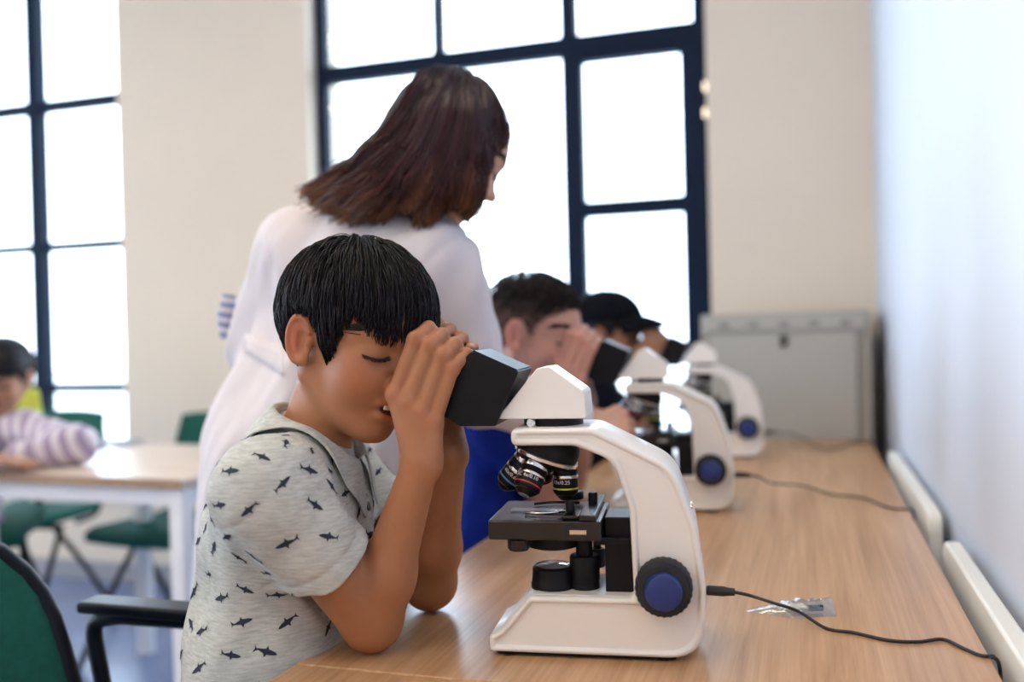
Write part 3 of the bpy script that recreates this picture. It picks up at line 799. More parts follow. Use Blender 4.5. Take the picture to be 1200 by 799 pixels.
def DISP(fn): return ('d', 0, fn)
def chain(pts, rads, k=.01, first=None):
    return [U((lambda p, a=a, b=b, ra=ra, rb=rb: rc(p, a, b, ra, rb)), k) for a, b, ra, rb in zip(pts, pts[1:], rads, rads[1:])]
def run_field(prog, p, centre_d=None, reach=None):
    "p (..., 3)"
    acc = np.full(p.shape[:-1], 1.0, np.float32)
    for i, (op, k, fn) in enumerate(prog):
        if centre_d is not None and op in 'us':
            sel = centre_d[i] < reach + k
            if not sel.any(): continue
            d = fn(p[sel]).astype(np.float32)
            acc[sel] = smin(acc[sel], d, k) if op == 'u' else smax(acc[sel], -d, k)
        else:
            d = fn(p).astype(np.float32)
            if op == 'u': acc = smin(acc, d, k)
            elif op == 's': acc = smax(acc, -d, k)
            elif op == 'i': acc = smax(acc, d, k)
            else: acc = acc + d
    return acc
def surface(name, prog, lo, hi, h):
    B = 8; lo = A3(lo); nb = np.ceil((A3(hi) - lo) / (B*h)).astype(int); N = nb*B
    gx = [np.arange(n) for n in nb]
    bi = np.stack(np.meshgrid(*gx, indexing='ij'), -1).reshape(-1, 3)
    cen = (lo + (bi*B + (B-1)/2)*h).astype(np.float32)
    hd = B*h*.87
    cds = [fn(cen).astype(np.float32) if op in 'us' else None for op, k, fn in prog]
    acc = np.full(len(cen), 1.0, np.float32)
    for (op, k, fn), cdv in zip(prog, cds):
        if op == 'u': acc = smin(acc, cdv, k)
        elif op == 's': acc = smax(acc, -cdv, k)
        elif op == 'i': acc = smax(acc, fn(cen).astype(np.float32), k)
        else: acc = acc + fn(cen).astype(np.float32)
    act = np.abs(acc) < hd*1.35 + 2*h
    V = np.where(acc < 0, np.float32(-1), np.float32(1)).reshape(nb)
    V = np.repeat(np.repeat(np.repeat(V, B, 0), B, 1), B, 2)
    ab = bi[act]; o = np.stack(np.meshgrid(*(np.arange(B),)*3, indexing='ij'), -1).reshape(-1, 3)
    V6 = V.reshape(nb[0], B, nb[1], B, nb[2], B)
    CH = 1500
    for s in range(0, len(ab), CH):
        blk = ab[s:s+CH]
        pts = (lo + (blk[:, None]*B + o[None])*h).astype(np.float32)
        cd_ = [None if c is None else c[act][s:s+CH] for c in cds]
        val = run_field(prog, pts, cd_, hd*2.3)
        V6[blk[:, 0], :, blk[:, 1], :, blk[:, 2], :] = val.reshape(-1, B, B, B)
    V[0] = V[-1] = 1; V[:, 0] = V[:, -1] = 1; V[:, :, 0] = V[:, :, -1] = 1
    S = (V < 0)
    c8 = np.zeros(tuple(N-1), np.uint8)
    for dx in (0, 1):
        for dy in (0, 1):
            for dz in (0, 1): c8 += S[dx:N[0]-1+dx, dy:N[1]-1+dy, dz:N[2]-1+dz]
    ids = np.flatnonzero((c8 > 0) & (c8 < 8))
    ci = np.stack(np.unravel_index(ids, c8.shape), -1)
    corner = np.stack([V[ci[:, 0]+dx, ci[:, 1]+dy, ci[:, 2]+dz] for dx in (0, 1) for dy in (0, 1) for dz in (0, 1)], -1)
    cpos = np.array([(dx, dy, dz) for dx in (0, 1) for dy in (0, 1) for dz in (0, 1)], np.float32)
    sm = np.zeros((len(ids), 3), np.float32); cnt = np.zeros(len(ids), np.float32)
    for a in range(8):
        for b in range(a+1, 8):
            if abs(cpos[a]-cpos[b]).sum() != 1: continue
            va, vb = corner[:, a], corner[:, b]; m = (va < 0) != (vb < 0)
            t = np.where(m, va/np.where(m, va-vb, 1), 0)
            sm += np.where(m[:, None], cpos[a] + t[:, None]*(cpos[b]-cpos[a]), 0); cnt += m
    verts = lo + (ci + sm/np.maximum(cnt, 1)[:, None])*h
    quads = []
    dims = c8.shape
    def cid(i, j, k): return np.searchsorted(ids, (i*dims[1] + j)*dims[2] + k)
    for ax in range(3):
        sl0 = [slice(None)]*3; sl1 = [slice(None)]*3; sl0[ax] = slice(0, -1); sl1[ax] = slice(1, None)
        e = S[tuple(sl0)] != S[tuple(sl1)]
        q = np.stack(np.nonzero(e), -1)
        u, v = (ax+1) % 3, (ax+2) % 3
        ok = (q[:, u] > 0) & (q[:, v] > 0) & (q[:, u] < dims[u]) & (q[:, v] < dims[v]); q = q[ok]
        ins = S[q[:, 0], q[:, 1], q[:, 2]]
        cs = []
        for du, dv in ((-1, -1), (0, -1), (0, 0), (-1, 0)):
            k = q.copy(); k[:, u] += du; k[:, v] += dv; cs.append(cid(k[:, 0], k[:, 1], k[:, 2]))
        f = np.stack(cs, -1); f = np.where(ins[:, None], f, f[:, ::-1]); quads.append(f)
    F = np.concatenate(quads)
    me = np_mesh(name, verts, F)
    return me, verts
def pigment(me, cols):
    a = me.attributes.new('pigment', 'FLOAT_COLOR', 'POINT')
    c = np.ones((len(cols), 4), np.float32); c[:, :3] = cols
    a.data.foreach_set('color', c.ravel())
_nd = RNG.normal(size=(24, 3)); _np = RNG.uniform(0, 6.28, 24)
def folds(p, scale, amp, axis=None, seed=0, octs=6):
    "smooth wandering folds; axis: direction along which folds run"
    out = 0
    for i in range(octs):
        d = _nd[(seed+i) % 24].copy()
        if axis is not None:
            a = np.asarray(axis, float); a = a/np.linalg.norm(a); d = d - a*(d @ a)*.88
        d = d/np.linalg.norm(d)*scale*(1+.35*i)
        out = out + np.sin(p @ d.astype(np.float32) + _np[(seed*3+i) % 24] + 1.3*np.sin(p[..., (i+seed) % 3]*scale*.4 + i))/(1+.5*i)
    return out*amp/2.2

# ---- strands: many thin tapering three-sided hairs in one mesh
def strand_mesh(name, C, r0, r1, width_var=.3):
    "C (n, m, 3) centre lines"
    n, m, _ = C.shape
    T_ = np.gradient(C, axis=1); T_ /= np.linalg.norm(T_, axis=2, keepdims=True) + 1e-9
    ref = RNG.normal(size=(n, 1, 3)); N1 = np.cross(T_, ref); N1 /= np.linalg.norm(N1, axis=2, keepdims=True) + 1e-9
    N2 = np.cross(T_, N1)
    t = np.linspace(0, 1, m)
    rad = (r0*(1-t) + r1*t)*np.where(t < .12, .6+.4*t/.12, 1); rad = rad[None, :]*(1 + width_var*RNG.uniform(-1, 1, (n, 1)))
    ring = []
    for a in (0, 2.094, 4.189): ring.append(C + rad[..., None]*(math.cos(a)*N1 + math.sin(a)*N2))
    V = np.stack(ring, 2).reshape(-1, 3)
    i = np.arange(n)[:, None, None]; j = np.arange(m-1)[None, :, None]; k = np.arange(3)[None, None, :]
    b = (i*m + j)*3; k2 = (k+1) % 3
    F = np.stack([b+k, b+k2, b+3+k2, b+3+k], -1).reshape(-1, 4)
    return np_mesh(name, V, F)

# ------------------------------------------------------------------ head
def rot_head(yaw, pit, rol=0.0):
    f = np.array([math.cos(yaw)*math.cos(pit), math.sin(yaw)*math.cos(pit), math.sin(pit)])
    l = np.cross([0, 0, 1], f); l /= np.linalg.norm(l); u = np.cross(f, l)
    c, s = math.cos(rol), math.sin(rol)
    return np.stack([f, c*l + s*u, -s*l + c*u], 1)      # columns: forward, left, up
def head_sdf(q, mouth=.012, adult=0.0):
    qs = q.copy(); qs[..., 1] = np.abs(qs[..., 1])
    d = ell(q, (-.07, 0, .14), (.43, .335, .355))
    d = smin(d, ell(q, (.10, 0, .10), (.295, .28, .31)), .08)
    d = smin(d, ell(q, (.115, 0, -.16), (.25, .225, .29)), .09)
    d = smin(d, rc(qs, (-.03, .225, -.19), (.235, .045, -.385), .07, .066), .10)
    d = smin(d, sph(q, (.262, 0, -.392), .060), .06)
    d = smin(d, ell(qs, (.225, .145, -.13), (.115, .105, .13)), .09)
    d = smin(d, rc(qs, (.325, .04, .085), (.26, .20, .075), .028, .03), .06)
    d = smax(d, -ell(qs, (.410, .135, .0), (.085, .085, .052)), .05)
    d = smin(d, ell(qs, (.268, .135, .0), (.080, .085, .062)), .025)
    d = smin(d, rc(q, (.335, 0, .045), (.420, 0, -.110), .022, .036), .045)
    d = smin(d, sph(q, (.432, 0, -.122), .040), .025)
    d = smin(d, sph(qs, (.392, .045, -.138), .030), .028)
    d = smin(d, ell(q, (.338, 0, -.232), (.050, .090, .030)), .03)
    d = smin(d, ell(q, (.330, 0, -.302), (.050, .078, .032)), .03)
    d = smax(d, -ell(q, (.395, 0, -.266), (.075, .085, mouth)), .012)
    # ears
    e = qs - A3((-.035, .335, -.025))
    af = A3((.90, -.43, 0)); an = A3((.43, .90, 0)); tl = math.radians(10)
    ex0 = e @ af; ey = e @ an; ez0 = e[..., 2]
    ex = ex0*math.cos(tl) + ez0*math.sin(tl); ez = -ex0*math.sin(tl) + ez0*math.cos(tl)
    E = np.stack([ex, ey, ez], -1)
    E = E*1.18; ex, ey, ez = E[..., 0], E[..., 1], E[..., 2]
    disc = ell(E, (0, 0, 0), (.085, .022, .140))
    k = np.sqrt((ex/.072)**2 + (ez/.128)**2)
    rim = np.sqrt(((k-1)*.085)**2 + (ey-.014)**2) - .017
    rim = np.where((ex > .03) & (ez < .03) & (ez > -.1), rim + .02, rim)
    ear = smin(disc, rim, .012)
    ear = smin(ear, ell(E, (.030, .006, -.125), (.035, .02, .035)), .02)
    ear = smax(ear, -ell(E, (.018, .032, -.02), (.044, .034, .072)), .010)
    ear = smin(ear, rc(E, (-.030, .012, .07), (-.020, .012, -.06), .010, .010), .012)
    ear = smin(ear, sph(E, (.062, .012, -.03), .018), .02)
    d = smin(d, ear, .02)
    return d
HAIRLINE = {
    'fringe': ((0, .10), (18, .07), (32, .075), (42, .13), (50, .16), (58, .06), (66, -.09), (74, -.13), (80, .05), (90, .115), (104, .11), (114, .02), (124, -.14), (140, -.30), (180, -.36)),
    'fade':   ((0, .27), (22, .26), (34, .20), (46, .18), (56, .12), (68, .00), (76, -.08), (82, .06), (90, .115), (104, .11), (114, .02), (124, -.14), (140, -.26), (180, -.30)),
    'bowl':   ((0, .12), (20, .11), (40, .10), (60, .05), (74, -.08), (82, .05), (92, .10), (106, .09), (116, 0), (126, -.16), (145, -.30), (180, -.34)),
    'cap':    ((0, .30), (30, .26), (50, .16), (66, .00), (76, -.10), (84, .04), (100, .08), (114, .0), (126, -.16), (150, -.28), (180, -.30)),
}
class Head:
    def __init__(s, C, R, H, style='fringe', mouth=.012):
        s.C, s.R, s.H, s.style, s.mouth = np.asarray(C, float), np.asarray(R, float), H, style, mouth
        # hairline as theta(phi) around the whorl
        s.c = np.array([-.065, 0, .145]); s.rad = np.array([.440, .345, .365])
        s.w = np.array([-.30, 0, .954]); s.w /= np.linalg.norm(s.w)
        s.fw = np.array([s.w[2], 0, -s.w[0]]); s.lf = np.array([0, 1.0, 0])
        hl = HAIRLINE[style]; ang = [a for a, _ in hl]; zz = [z for _, z in hl]
        phi = np.linspace(-np.pi, np.pi, 361); th = np.linspace(.05, 2.9, 240)
        D = s.dirs(phi[:, None], th[None, :]); pt = s.point(D, 0)
        psi = np.degrees(np.arctan2(np.abs(pt[..., 1]), pt[..., 0] - .02))
        below = pt[..., 2] < np.interp(psi, ang, zz)
        s.phi = phi; s.tmax = th[np.argmax(below, 1)]
        k = np.ones(5)/5; s.tmax = np.convolve(np.r_[s.tmax[-3:-1], s.tmax, s.tmax[1:3]], k, 'valid')
    def dirs(s, phi, th):
        phi, th = np.broadcast_arrays(phi, th)
        return np.cos(th)[..., None]*s.w + np.sin(th)[..., None]*(np.cos(phi)[..., None]*s.fw + np.sin(phi)[..., None]*s.lf)
    def point(s, D, off):
        "on the scalp ellipsoid (grown by off)"
        r = s.rad + np.asarray(off)[..., None] if np.ndim(off) else s.rad + off
        k = 1/np.sqrt(((D/r)**2).sum(-1))
        return s.c + D*k[..., None]
    def world(s, q): return s.C + (np.asarray(q)*s.H) @ s.R.T
    def local(s, p): return ((p - A3(s.C)) @ s.R.astype(np.float32))/np.float32(s.H)
    def prim(s):
        return lambda p: head_sdf(s.local(p), s.mouth)*np.float32(s.H)
    def tm(s, phi): return np.interp((phi + np.pi) % (2*np.pi) - np.pi, s.phi, s.tmax)
    def cap_mesh(s, name, off=.012, trim=1.0):
        n, m = 120, 22
        phi = np.linspace(-np.pi, np.pi, n, endpoint=False); t = np.linspace(.02, 1, m)
        th = t[None, :]*s.tm(phi)[:, None]*trim
        o = off*np.ones_like(th); o[:, -2:] *= .3; o[:, -1] = -.025; s.cap_t = np.tile(t, n)
        P_ = s.world(s.point(s.dirs(phi[:, None]*np.ones_like(th), th), o)).reshape(-1, 3)
        F = []
        for i in range(n):
            for j in range(m-1):
                a, b = i*m+j, ((i+1) % n)*m+j; F.append((a, a+1, b+1, b))
        return np_mesh(name, P_, np.array(F))
    def strands(s, name, n, length, off=(.01, .045), r=(.0012, .0004), over=.05, m=8, wig=.03, lift=.0, sides=None):
        phi = RNG.uniform(-np.pi, np.pi, n); tm = s.tm(phi)
        t0 = np.sqrt(RNG.uniform(0, 1, n))*tm*.97
        ln = length*RNG.uniform(.7, 1.15, n)
        t1 = np.minimum(t0 + ln, tm + over*RNG.uniform(-.6, 1, n)); t1 = np.maximum(t1, t0 + .06)
        tt = np.linspace(0, 1, m)[None, :]
        th = t0[:, None] + (t1 - t0)[:, None]*tt
        lock = np.round(phi*9)/9
        ph = phi[:, None] + wig*np.sin(tt*3 + RNG.uniform(0, 6, (n, 1)))*tt + (lock - phi)[:, None]*.55*tt
        o = RNG.uniform(off[0], off[1], (n, 1))*np.minimum(1, .35 + 2.2*tt)*(1 - .35*tt**3) + lift*tt
        if sides is not None:   # shorter towards the sides and back
            zz = s.point(s.dirs(phi, t0), 0)[:, 2]; f = np.clip((zz - sides[0])/(sides[1]-sides[0]), .12, 1)[:, None]; o = o*f + .006
            th = t0[:, None] + (t1 - t0)[:, None]*tt*f
        return strand_mesh(name, s.world(s.point(s.dirs(ph, th), o)), r[0], r[1])

SKIN = attr_mat('skin', .48, sss=.12, spec=.35, bump=.05, bump_scale=500)
def skin_colors(v, base, head, reds=()):
    c = np.tile(np.asarray(base, float), (len(v), 1))
    q = head.local(A3(v))
    def blend(mask, col, amt=1.0):
        nonlocal c
        m = np.clip(mask, 0, 1)[:, None]*amt; c = c*(1-m) + np.asarray(col)*np.asarray(base)*m if isinstance(col, tuple) and len(col) == 4 else c*(1-m) + np.asarray(col[:3])*m
    b = np.asarray(base, float)
    qs = q.copy(); qs[:, 1] = np.abs(qs[:, 1])
    def g(cn, r): return np.exp(-(((qs - A3(cn))/A3(r))**2).sum(1))
    blend(g((.28, .17, -.12), (.13, .09, .10))*.9, tuple(b*np.array([1.10, .82, .80])), .7)       # cheeks
    blend(g((.44, 0, -.12), (.06, .06, .06)), tuple(b*np.array([1.05, .84, .82])), .6)
    lips = np.maximum(g((.375, 0, -.238), (.06, .085, .020)), g((.37, 0, -.298), (.06, .075, .024)))
    blend(np.clip((lips-.25)*2.2, 0, 1), tuple(b*np.array([.92, .52, .52])), .9)
    blend(g((.345, 0, -.266), (.05, .07, .012))*1.2, (.10, .02, .02), .8)
    ear = np.exp(-(((qs - A3((-.03, .39, -.03)))/A3((.10, .06, .16)))**2).sum(1))
    blend(ear*1.3, tuple(b*np.array([1.12, .74, .70])), .75)
    blend(g((.34, .135, .0), (.05, .08, .045)), tuple(b*np.array([.85, .76, .74])), .6)
    for cn, r in reds:
        blend(np.exp(-(((v - np.asarray(cn))/r)**2).sum(1)), tuple(b*np.array([1.08, .78, .74])), .6)
    return c
def snap(hd, q, lift):
    "head-local points moved onto the face surface, plus lift"
    q = np.asarray(q, np.float32).copy(); sh_ = q.shape; q = q.reshape(-1, 3)
    for _ in range(5):
        d = head_sdf(q, hd.mouth); e = 2e-3
        g = np.stack([head_sdf(q + A3(v)*e, hd.mouth) - d for v in np.eye(3)], -1)/e
        g /= np.linalg.norm(g, axis=-1, keepdims=True) + 1e-6
        q = q - g*(d - lift)[:, None]
    return q.reshape(sh_)
def face_parts(hd, body, brow_mat, lash_mat, eye_open=False, teeth=False, eyes=True):
    "eyebrows, lash lines, teeth as children of the body"
    for s in (-1, 1):
        n = 150; t = RNG.uniform(0, 1, n)
        x = .352 - .09*t**1.6; y = s*(.055 + .165*t); z = .108 + .030*np.sin(t*2.4) - .035*t*t + RNG.normal(0, .007, n)
        root = np.stack([x + .012, y, z], -1); d = np.stack([-.03*np.ones(n) - .03*t, s*.05*np.ones(n), .012*np.ones(n)-.02*t], -1)
        tt = np.linspace(0, 1, 4)
        C = hd.world(snap(hd, root[:, None] + d[:, None]*tt[None, :, None], .006))
        o = link('eyebrow', strand_mesh('eyebrow', C, .0007, .0003), brow_mat, body); o['kind'] = 'stuff'
        if eyes:
            a = np.linspace(-1, 1, 14)
            pts = np.stack([.345 - .030*a*a - .010*a, s*(.138 + .074*a), -.010 - .018*(1-a*a) - .006*a], -1)
            base = snap(hd, pts, .002)
            link('eyelid_line', tube_mesh('eyelid_line', hd.world(base), hd.H*np.array([.002, .004]+[.0065]*10+[.006, .003]), 6), lash_mat, body, smooth=True)
            n2 = 46; ta = RNG.uniform(0, 13, n2); ia = np.minimum(ta.astype(int), 12); fa = (ta - ia)[:, None]
            rt_ = base[ia]*(1-fa) + base[ia+1]*fa; out_ = np.stack([.030 + 0*ta, s*(.004 + .018*(ta/13)), -.018 - .006*RNG.uniform(0, 1, n2)], -1)
            tq = np.linspace(0, 1, 4); Cq = rt_[:, None] + out_[:, None]*tq[None, :, None] + np.array([0, 0, .014])*(tq**2)[None, :, None]
            ol = link('eyelashes', strand_mesh('eyelashes', hd.world(Cq), .0006, .0002), lash_mat, body); ol['kind'] = 'stuff'
    if teeth:
        V = [hd.world((.362 - .55*yy*yy*1.2, yy, -.258 + dz)) for dz in (.012, -.008) for yy in np.linspace(-.055, .055, 9)]
        F = [(i, i+1, i+10, i+9) for i in range(8)]
        me = bpy.data.meshes.new('teeth'); me.from_pydata([tuple(v) for v in V], [], F); me.update()
        o = link('teeth', me, M['teeth'], body); sd = o.modifiers.new('solid', 'SOLIDIFY'); sd.thickness = .003
M['teeth'] = mat('teeth', (.75, .70, .62), .3, var=.04)

# ------------------------------------------------------------------ hands
def grip_joints(O, a, b, c, wrist, side, k=1.0, al=(.016, -.0015, -.020, -.037)):
    """four fingers laid over a tube: O tube axis point, a along the tube (towards the eye), b up, c towards the hand's side.
    returns list of (points, radii) for the fingers, knuckles and the thumb"""
    O, a, b, c = map(np.asarray, (O, a, b, c))
    def q(x, y, z): return O + a*x*k + b*y*k + c*z*k
    F = []; knuck = []
    for i, x in enumerate(al):
        r = (.0085, .0087, .0084, .0074)[i]*k; sh = (0, .003, .001, -.006)[i]
        mcp = q(x - .013, -.052 + sh*.6, .0315 + (.001, .003, .002, -.001)[i])
        pip = q(x, .0115 + sh, .0285); dip = q(x - .001, .0275 + sh*.4, .0075); tip = q(x - .002, .0245, -.0135)
        F.append(([mcp, pip, dip, tip], [r*1.18, r*1.03, r*.93, r*.80])); knuck.append(mcp)
    wr = np.asarray(wrist)
    tb = wr*.62 + knuck[0]*.38 - c*.012*k
    F.append(([tb, q(.020, -.052, .010), q(.017, -.030, -.006), q(.010, -.0235, -.028)], [.0125*k, .0105*k, .0095*k, .0078*k]))
    return F, knuck
def hand_prims(F, knuck, wrist, back, k=1.0):
    pr = []
    wr = np.asarray(wrist)
    for i, kn in enumerate(knuck):
        off = (knuck[0]-knuck[-1]); off = off/np.linalg.norm(off)*(.011, .004, -.004, -.011)[i]*k
        pr.append(U(lambda p, a=wr+off, b=kn, r0=.0125*k, r1=.0108*k: rc(p, a, b, r0, r1), .012))
    for pts, rad in F: pr += chain(pts, rad, .0035)
    for kn in knuck: pr.append(U(lambda p, c=kn + np.asarray(back)*.0035*k: sph(p, c, .0085*k), .006))
    for pts, rad in F[:4]: pr.append(U(lambda p, c=pts[1], r=rad[1]*1.05: sph(p, c, r), .004))
    return pr
# ------------------------------------------------------------------ people
M['hair_black'] = mat('hair_black', (.006, .005, .008), .48, var=.3, scale=50, spec=.22)
M['hair_dark'] = mat('hair_dark_brown', (.016, .011, .010), .5, var=.3, scale=60, spec=.22)
M['lash'] = mat('lash', (.012, .008, .008), .6, var=.1)
M['denim'] = mat('trousers_denim', (.03, .045, .09), .85, var=.2, scale=90, bump=.15, bump_scale=600)
M['dark_cloth'] = mat('trousers_dark', (.02, .02, .026), .85, var=.2, scale=60, bump=.1, bump_scale=600)
M['shoe'] = mat('shoe_canvas', (.25, .25, .27), .7, var=.1)
M['royal'] = mat('royal_blue_jersey', (.004, .022, .25), .7, var=.12, scale=40, bump=.12, bump_scale=500, spec=.2)
M['black_tee'] = mat('black_jersey', (.006, .008, .016), .9, var=.2, scale=40, bump=.12, bump_scale=500, spec=.1)
M['cap_black'] = mat('cap_black', (.004, .005, .008), .9, var=.2, scale=60, bump=.2, bump_scale=700, spec=.08)
M['shark_ink'] = mat('shark_ink', (.020, .026, .045), .85, var=.15, scale=300)
M['button_navy'] = mat('button_navy', (.012, .016, .035), .35, var=.1)
def heather(name, c1, c2):
    m, nt, b = nodes_of(name); N, L = nt.nodes, nt.links
    tc = N.new('ShaderNodeTexCoord'); mp = N.new('ShaderNodeMapping'); mp.inputs['Scale'].default_value = (60, 60, 420)
    L.new(tc.outputs['Object'], mp.inputs['Vector'])
    nz = N.new('ShaderNodeTexNoise'); nz.inputs['Scale'].default_value = 1; nz.inputs['Detail'].default_value = 4; nz.inputs['Roughness'].default_value = .7
    L.new(mp.outputs['Vector'], nz.inputs['Vector'])
    rp = N.new('ShaderNodeValToRGB'); e = rp.color_ramp.elements
    e[0].position = .36; e[0].color = (*c1, 1); e[1].position = .62; e[1].color = (*c2, 1)
    L.new(nz.outputs['Fac'], rp.inputs['Fac']); L.new(rp.outputs['Color'], b.inputs['Base Color'])
    n2 = N.new('ShaderNodeTexNoise'); n2.inputs['Scale'].default_value = 900; L.new(tc.outputs['Object'], n2.inputs['Vector'])
    bp = N.new('ShaderNodeBump'); bp.inputs['Strength'].default_value = .25; bp.inputs['Distance'].default_value = .001
    L.new(n2.outputs['Fac'], bp.inputs['Height']); L.new(bp.outputs['Normal'], b.inputs['Normal'])
    b.inputs['Roughness'].default_value = .9; b.inputs['Specular IOR Level'].default_value = .2; b.inputs['Sheen Weight'].default_value = .15
    return m
M['heather'] = heather('grey_heather_jersey', (.40, .42, .40), (.54, .565, .54))

MIC1_INV = np.linalg.inv(np.array(mic1.matrix_basis))
def seat_frame(mic, dx=0.0, dy=0.0, dz=0.0):
    "maps a pose modelled beside the nearest microscope to the same place beside another one"
    X = np.array(mic.matrix_basis) @ MIC1_INV
    def f(p): p = np.asarray(p, float); return p @ X[:3, :3].T + X[:3, 3] + np.array([dx, dy, dz])
    def v(d): return np.asarray(d, float) @ X[:3, :3].T
    return f, v
UP = np.array([0, 0, 1.0])
def child(mic, label, shirt_mat, skin, style, hd_c, hd_yaw, hd_pit, H, res, shirt_res, dxyz=(0, 0, 0), left_hand=True, mouth=.012, hair_mat='hair_black', trouser='denim', tone=None, stout=1.0, hd_roll=0.0, sleeve=.56):
    W, Vd = seat_frame(mic, *dxyz)
    X3 = lambda x, y, z: W((x, y, z))
    ang = math.atan2(Vd((1, 0, 0))[1], Vd((1, 0, 0))[0])
    hd = Head(W(hd_c), rot_head(hd_yaw + ang, hd_pit, hd_roll), H, style, mouth)
    # joints (pose measured from the photograph's nearest boy)
    neck = X3(-.578, .990, .955); chest = X3(-.606, .987, .865); belly = X3(-.632, .985, .70); hip = X3(-.655, .98, .50)
    shR, shL = X3(-.550, .852, .940), X3(-.630, 1.135, .932)
    elR, elL = X3(-.478, .946, .7765), X3(-.474, 1.106, .7765)
    # eyepiece tubes of this microscope
    mm = np.array(mic.matrix_basis)
    loc = lambda q: mm[:3, :3] @ np.array(q) + mm[:3, 3]
    dv = mm[:3, :3] @ np.array([-.84, 0, .54])/np.linalg.norm([.84, .54]); bv = mm[:3, :3] @ np.array([.54, 0, .84])/np.linalg.norm([.84, .54]); yv = mm[:3, :3] @ np.array([0, 1, 0])
    tubeR = loc((-.028, -.0285, .305)) + dv*.046; tubeL = loc((-.028, .0285, .305)) + dv*.046
    kk = 1.0
    wrR = W(P(494, 541, 1.026)); wrL = W(P(527, 530, 1.115))
    FR, KR = grip_joints(tubeR, dv, bv, -yv, wrR, 1, kk); FL, KL = grip_joints(tubeL, dv, bv, yv, wrL, -1, kk, (.026, .009, -.009, -.026))
    # ---- body: one continuous skin
    pr = []
    pr.append(U(hd.prim(), .02))
    nk_top = hd.world((-.10, 0, -.20)); 
    pr.append(U(lambda p: rc(p, nk_top, neck, .043*stout, .044*stout), .022))
    fw = Vd((.97, .24, 0)); sd = Vd((-.24, .97, 0))
    def torso(p, g=0.0, s=stout):
        d = rce(p, hip, belly, .120*s+g, .116*s+g, fw, .70)
        d = smin(d, rce(p, belly, chest, .116*s+g, .112*s+g, fw, .68), .05)
        return d
    pr.append(U(lambda p: torso(p, -.010), .04))
    pr.append(U(lambda p: rc(p, shR*.9+chest*.1, shL*.9+chest*.1, .036, .036), .03))
    pr.append(U(lambda p: rc(p, neck, (shR+shL)/2*.5+neck*.5, .040, .04), .02))
    for sh, el, wr, F, Kn, s in ((shR, elR, wrR, FR, KR, -1), (shL, elL, wrL, FL, KL, 1)):
        if s == 1 and left_hand is None: continue
        pr.append(U(lambda p, a=sh, b=el: rc(p, a, b, .034*stout, .0345*stout), .02))
        m1_ = el*.72 + wr*.28
        pr.append(U(lambda p, a=el, b=m1_: rc(p, a, b, .0325*stout, .0310*stout), .012))
        pr.append(U(lambda p, a=m1_, b=wr: rc(p, a, b, .0310*stout, .0200), .02))
        back = -yv if s == -1 else yv
        pr += hand_prims(F, Kn, wr, back, kk)
    knR, knL = X3(-.30, .86, .53), X3(-.30, 1.10, .53); anR, anL = X3(-.36, .86, .09), X3(-.36, 1.11, .09)
    for kn, an, s in ((knR, anR, -1), (knL, anL, 1)):
        h0 = hip + sd*s*.075 + np.array([0, 0, .03])
        pr.append(U(lambda p, a=h0, b=kn: rc(p, a, b, .066, .050), .04)); pr.append(U(lambda p, a=kn, b=an: rc(p, a, b, .046, .030), .02))
        pr.append(U(lambda p, a=an - np.array([0, 0, .055]), b=an + fw*.12 - np.array([0, 0, .062]): rc(p, a, b, .026, .022), .03))
    pr.append(DISP(lambda p: folds(p, 90, .0004, None, 2, 3)))
    allp = np.array([hd.C, neck, hip, shR, shL, elR, elL, wrR, wrL, knR, knL, anR, anL, *[q for F in (FR, FL) for pts, _ in F for q in pts]])
    lo = allp.min(0) - .16; hi = allp.max(0) + .17; lo[2] = max(lo[2], -.01 + 0); lo[2] = -.02
    me, v = surface('person', pr, lo, hi, res)
    reds = [(k_, .012) for k_ in KR] + [(pts[1], .010) for pts, _ in FR[:4]] + [(pts[3], .012) for F in (FR, FL) for pts, _ in F] + [(elR, .03)]
    pigment(me, skin_colors(v, skin, hd, reds))
    body = link('person', me, SKIN, None, smooth=True); props(body, label, 'person')
    # ---- shirt
    hemR = shR + (elR - shR)*sleeve; hemL = shL + (elL - shL)*sleeve
    def shirt_prog():
        sp = []
        sp.append(U(lambda p: torso(p, .004), .04))
        sp.append(U(lambda p: rc(p, shR*.90+chest*.10, shL*.90+chest*.10, .047, .047), .05))
        sp.append(U(lambda p: rc(p, neck - np.array([0, 0, .020]), (shR+shL)/2*.55+neck*.45, .048, .055), .045))
        for sh in (shR, shL): sp.append(U(lambda p, a=chest - UP*.01, b=sh*.85 + chest*.15: rc(p, a, b, .085, .052), .05))
        sp.append(U(lambda p: rce(p, hip + np.array([0, 0, -.03]), belly, .126*stout, .118*stout, fw, .74), .05))
        for sh, hm, el in ((shR, hemR, elR), (shL, hemL, elL)):
            ax = (el - sh)/np.linalg.norm(el - sh)
            def sleeve_f(p, sh=sh, hm=hm, ax=ax):
                d = rc(p, sh, hm + ax*.03, .048*stout, .0560*stout)
                return smax(d, plane(p, hm, ax), .004)
            sp.append(U(sleeve_f, .018))
        sp.append(DISP(lambda p: folds(p, 34, .0066, (.2, .1, 1), 5, 6)*np.clip((.93 - p[..., 2])*8, .3, 1) + folds(p, 75, .0026, (.3, .5, .6), 11, 5)))
        def seams(p):
            out = 0
            for sh, hm, el in ((shR, hemR, elR), (shL, hemL, elL)):
                ax = (el - sh)/np.linalg.norm(el - sh); near = np.clip((.095*stout - np.linalg.norm(p - A3(sh), axis=-1))*60, 0, 1)
                out = out + .0013*np.exp(-(plane(p, sh - ax*.012, ax + UP*.35)/.0035)**2)*near
                nh = np.clip((.085*stout - np.linalg.norm(p - A3(hm), axis=-1))*60, 0, 1)
                out = out + .0014*np.exp(-(plane(p, hm - ax*.018, ax)/.0028)**2)*nh
            return out
        sp.append(DISP(seams))
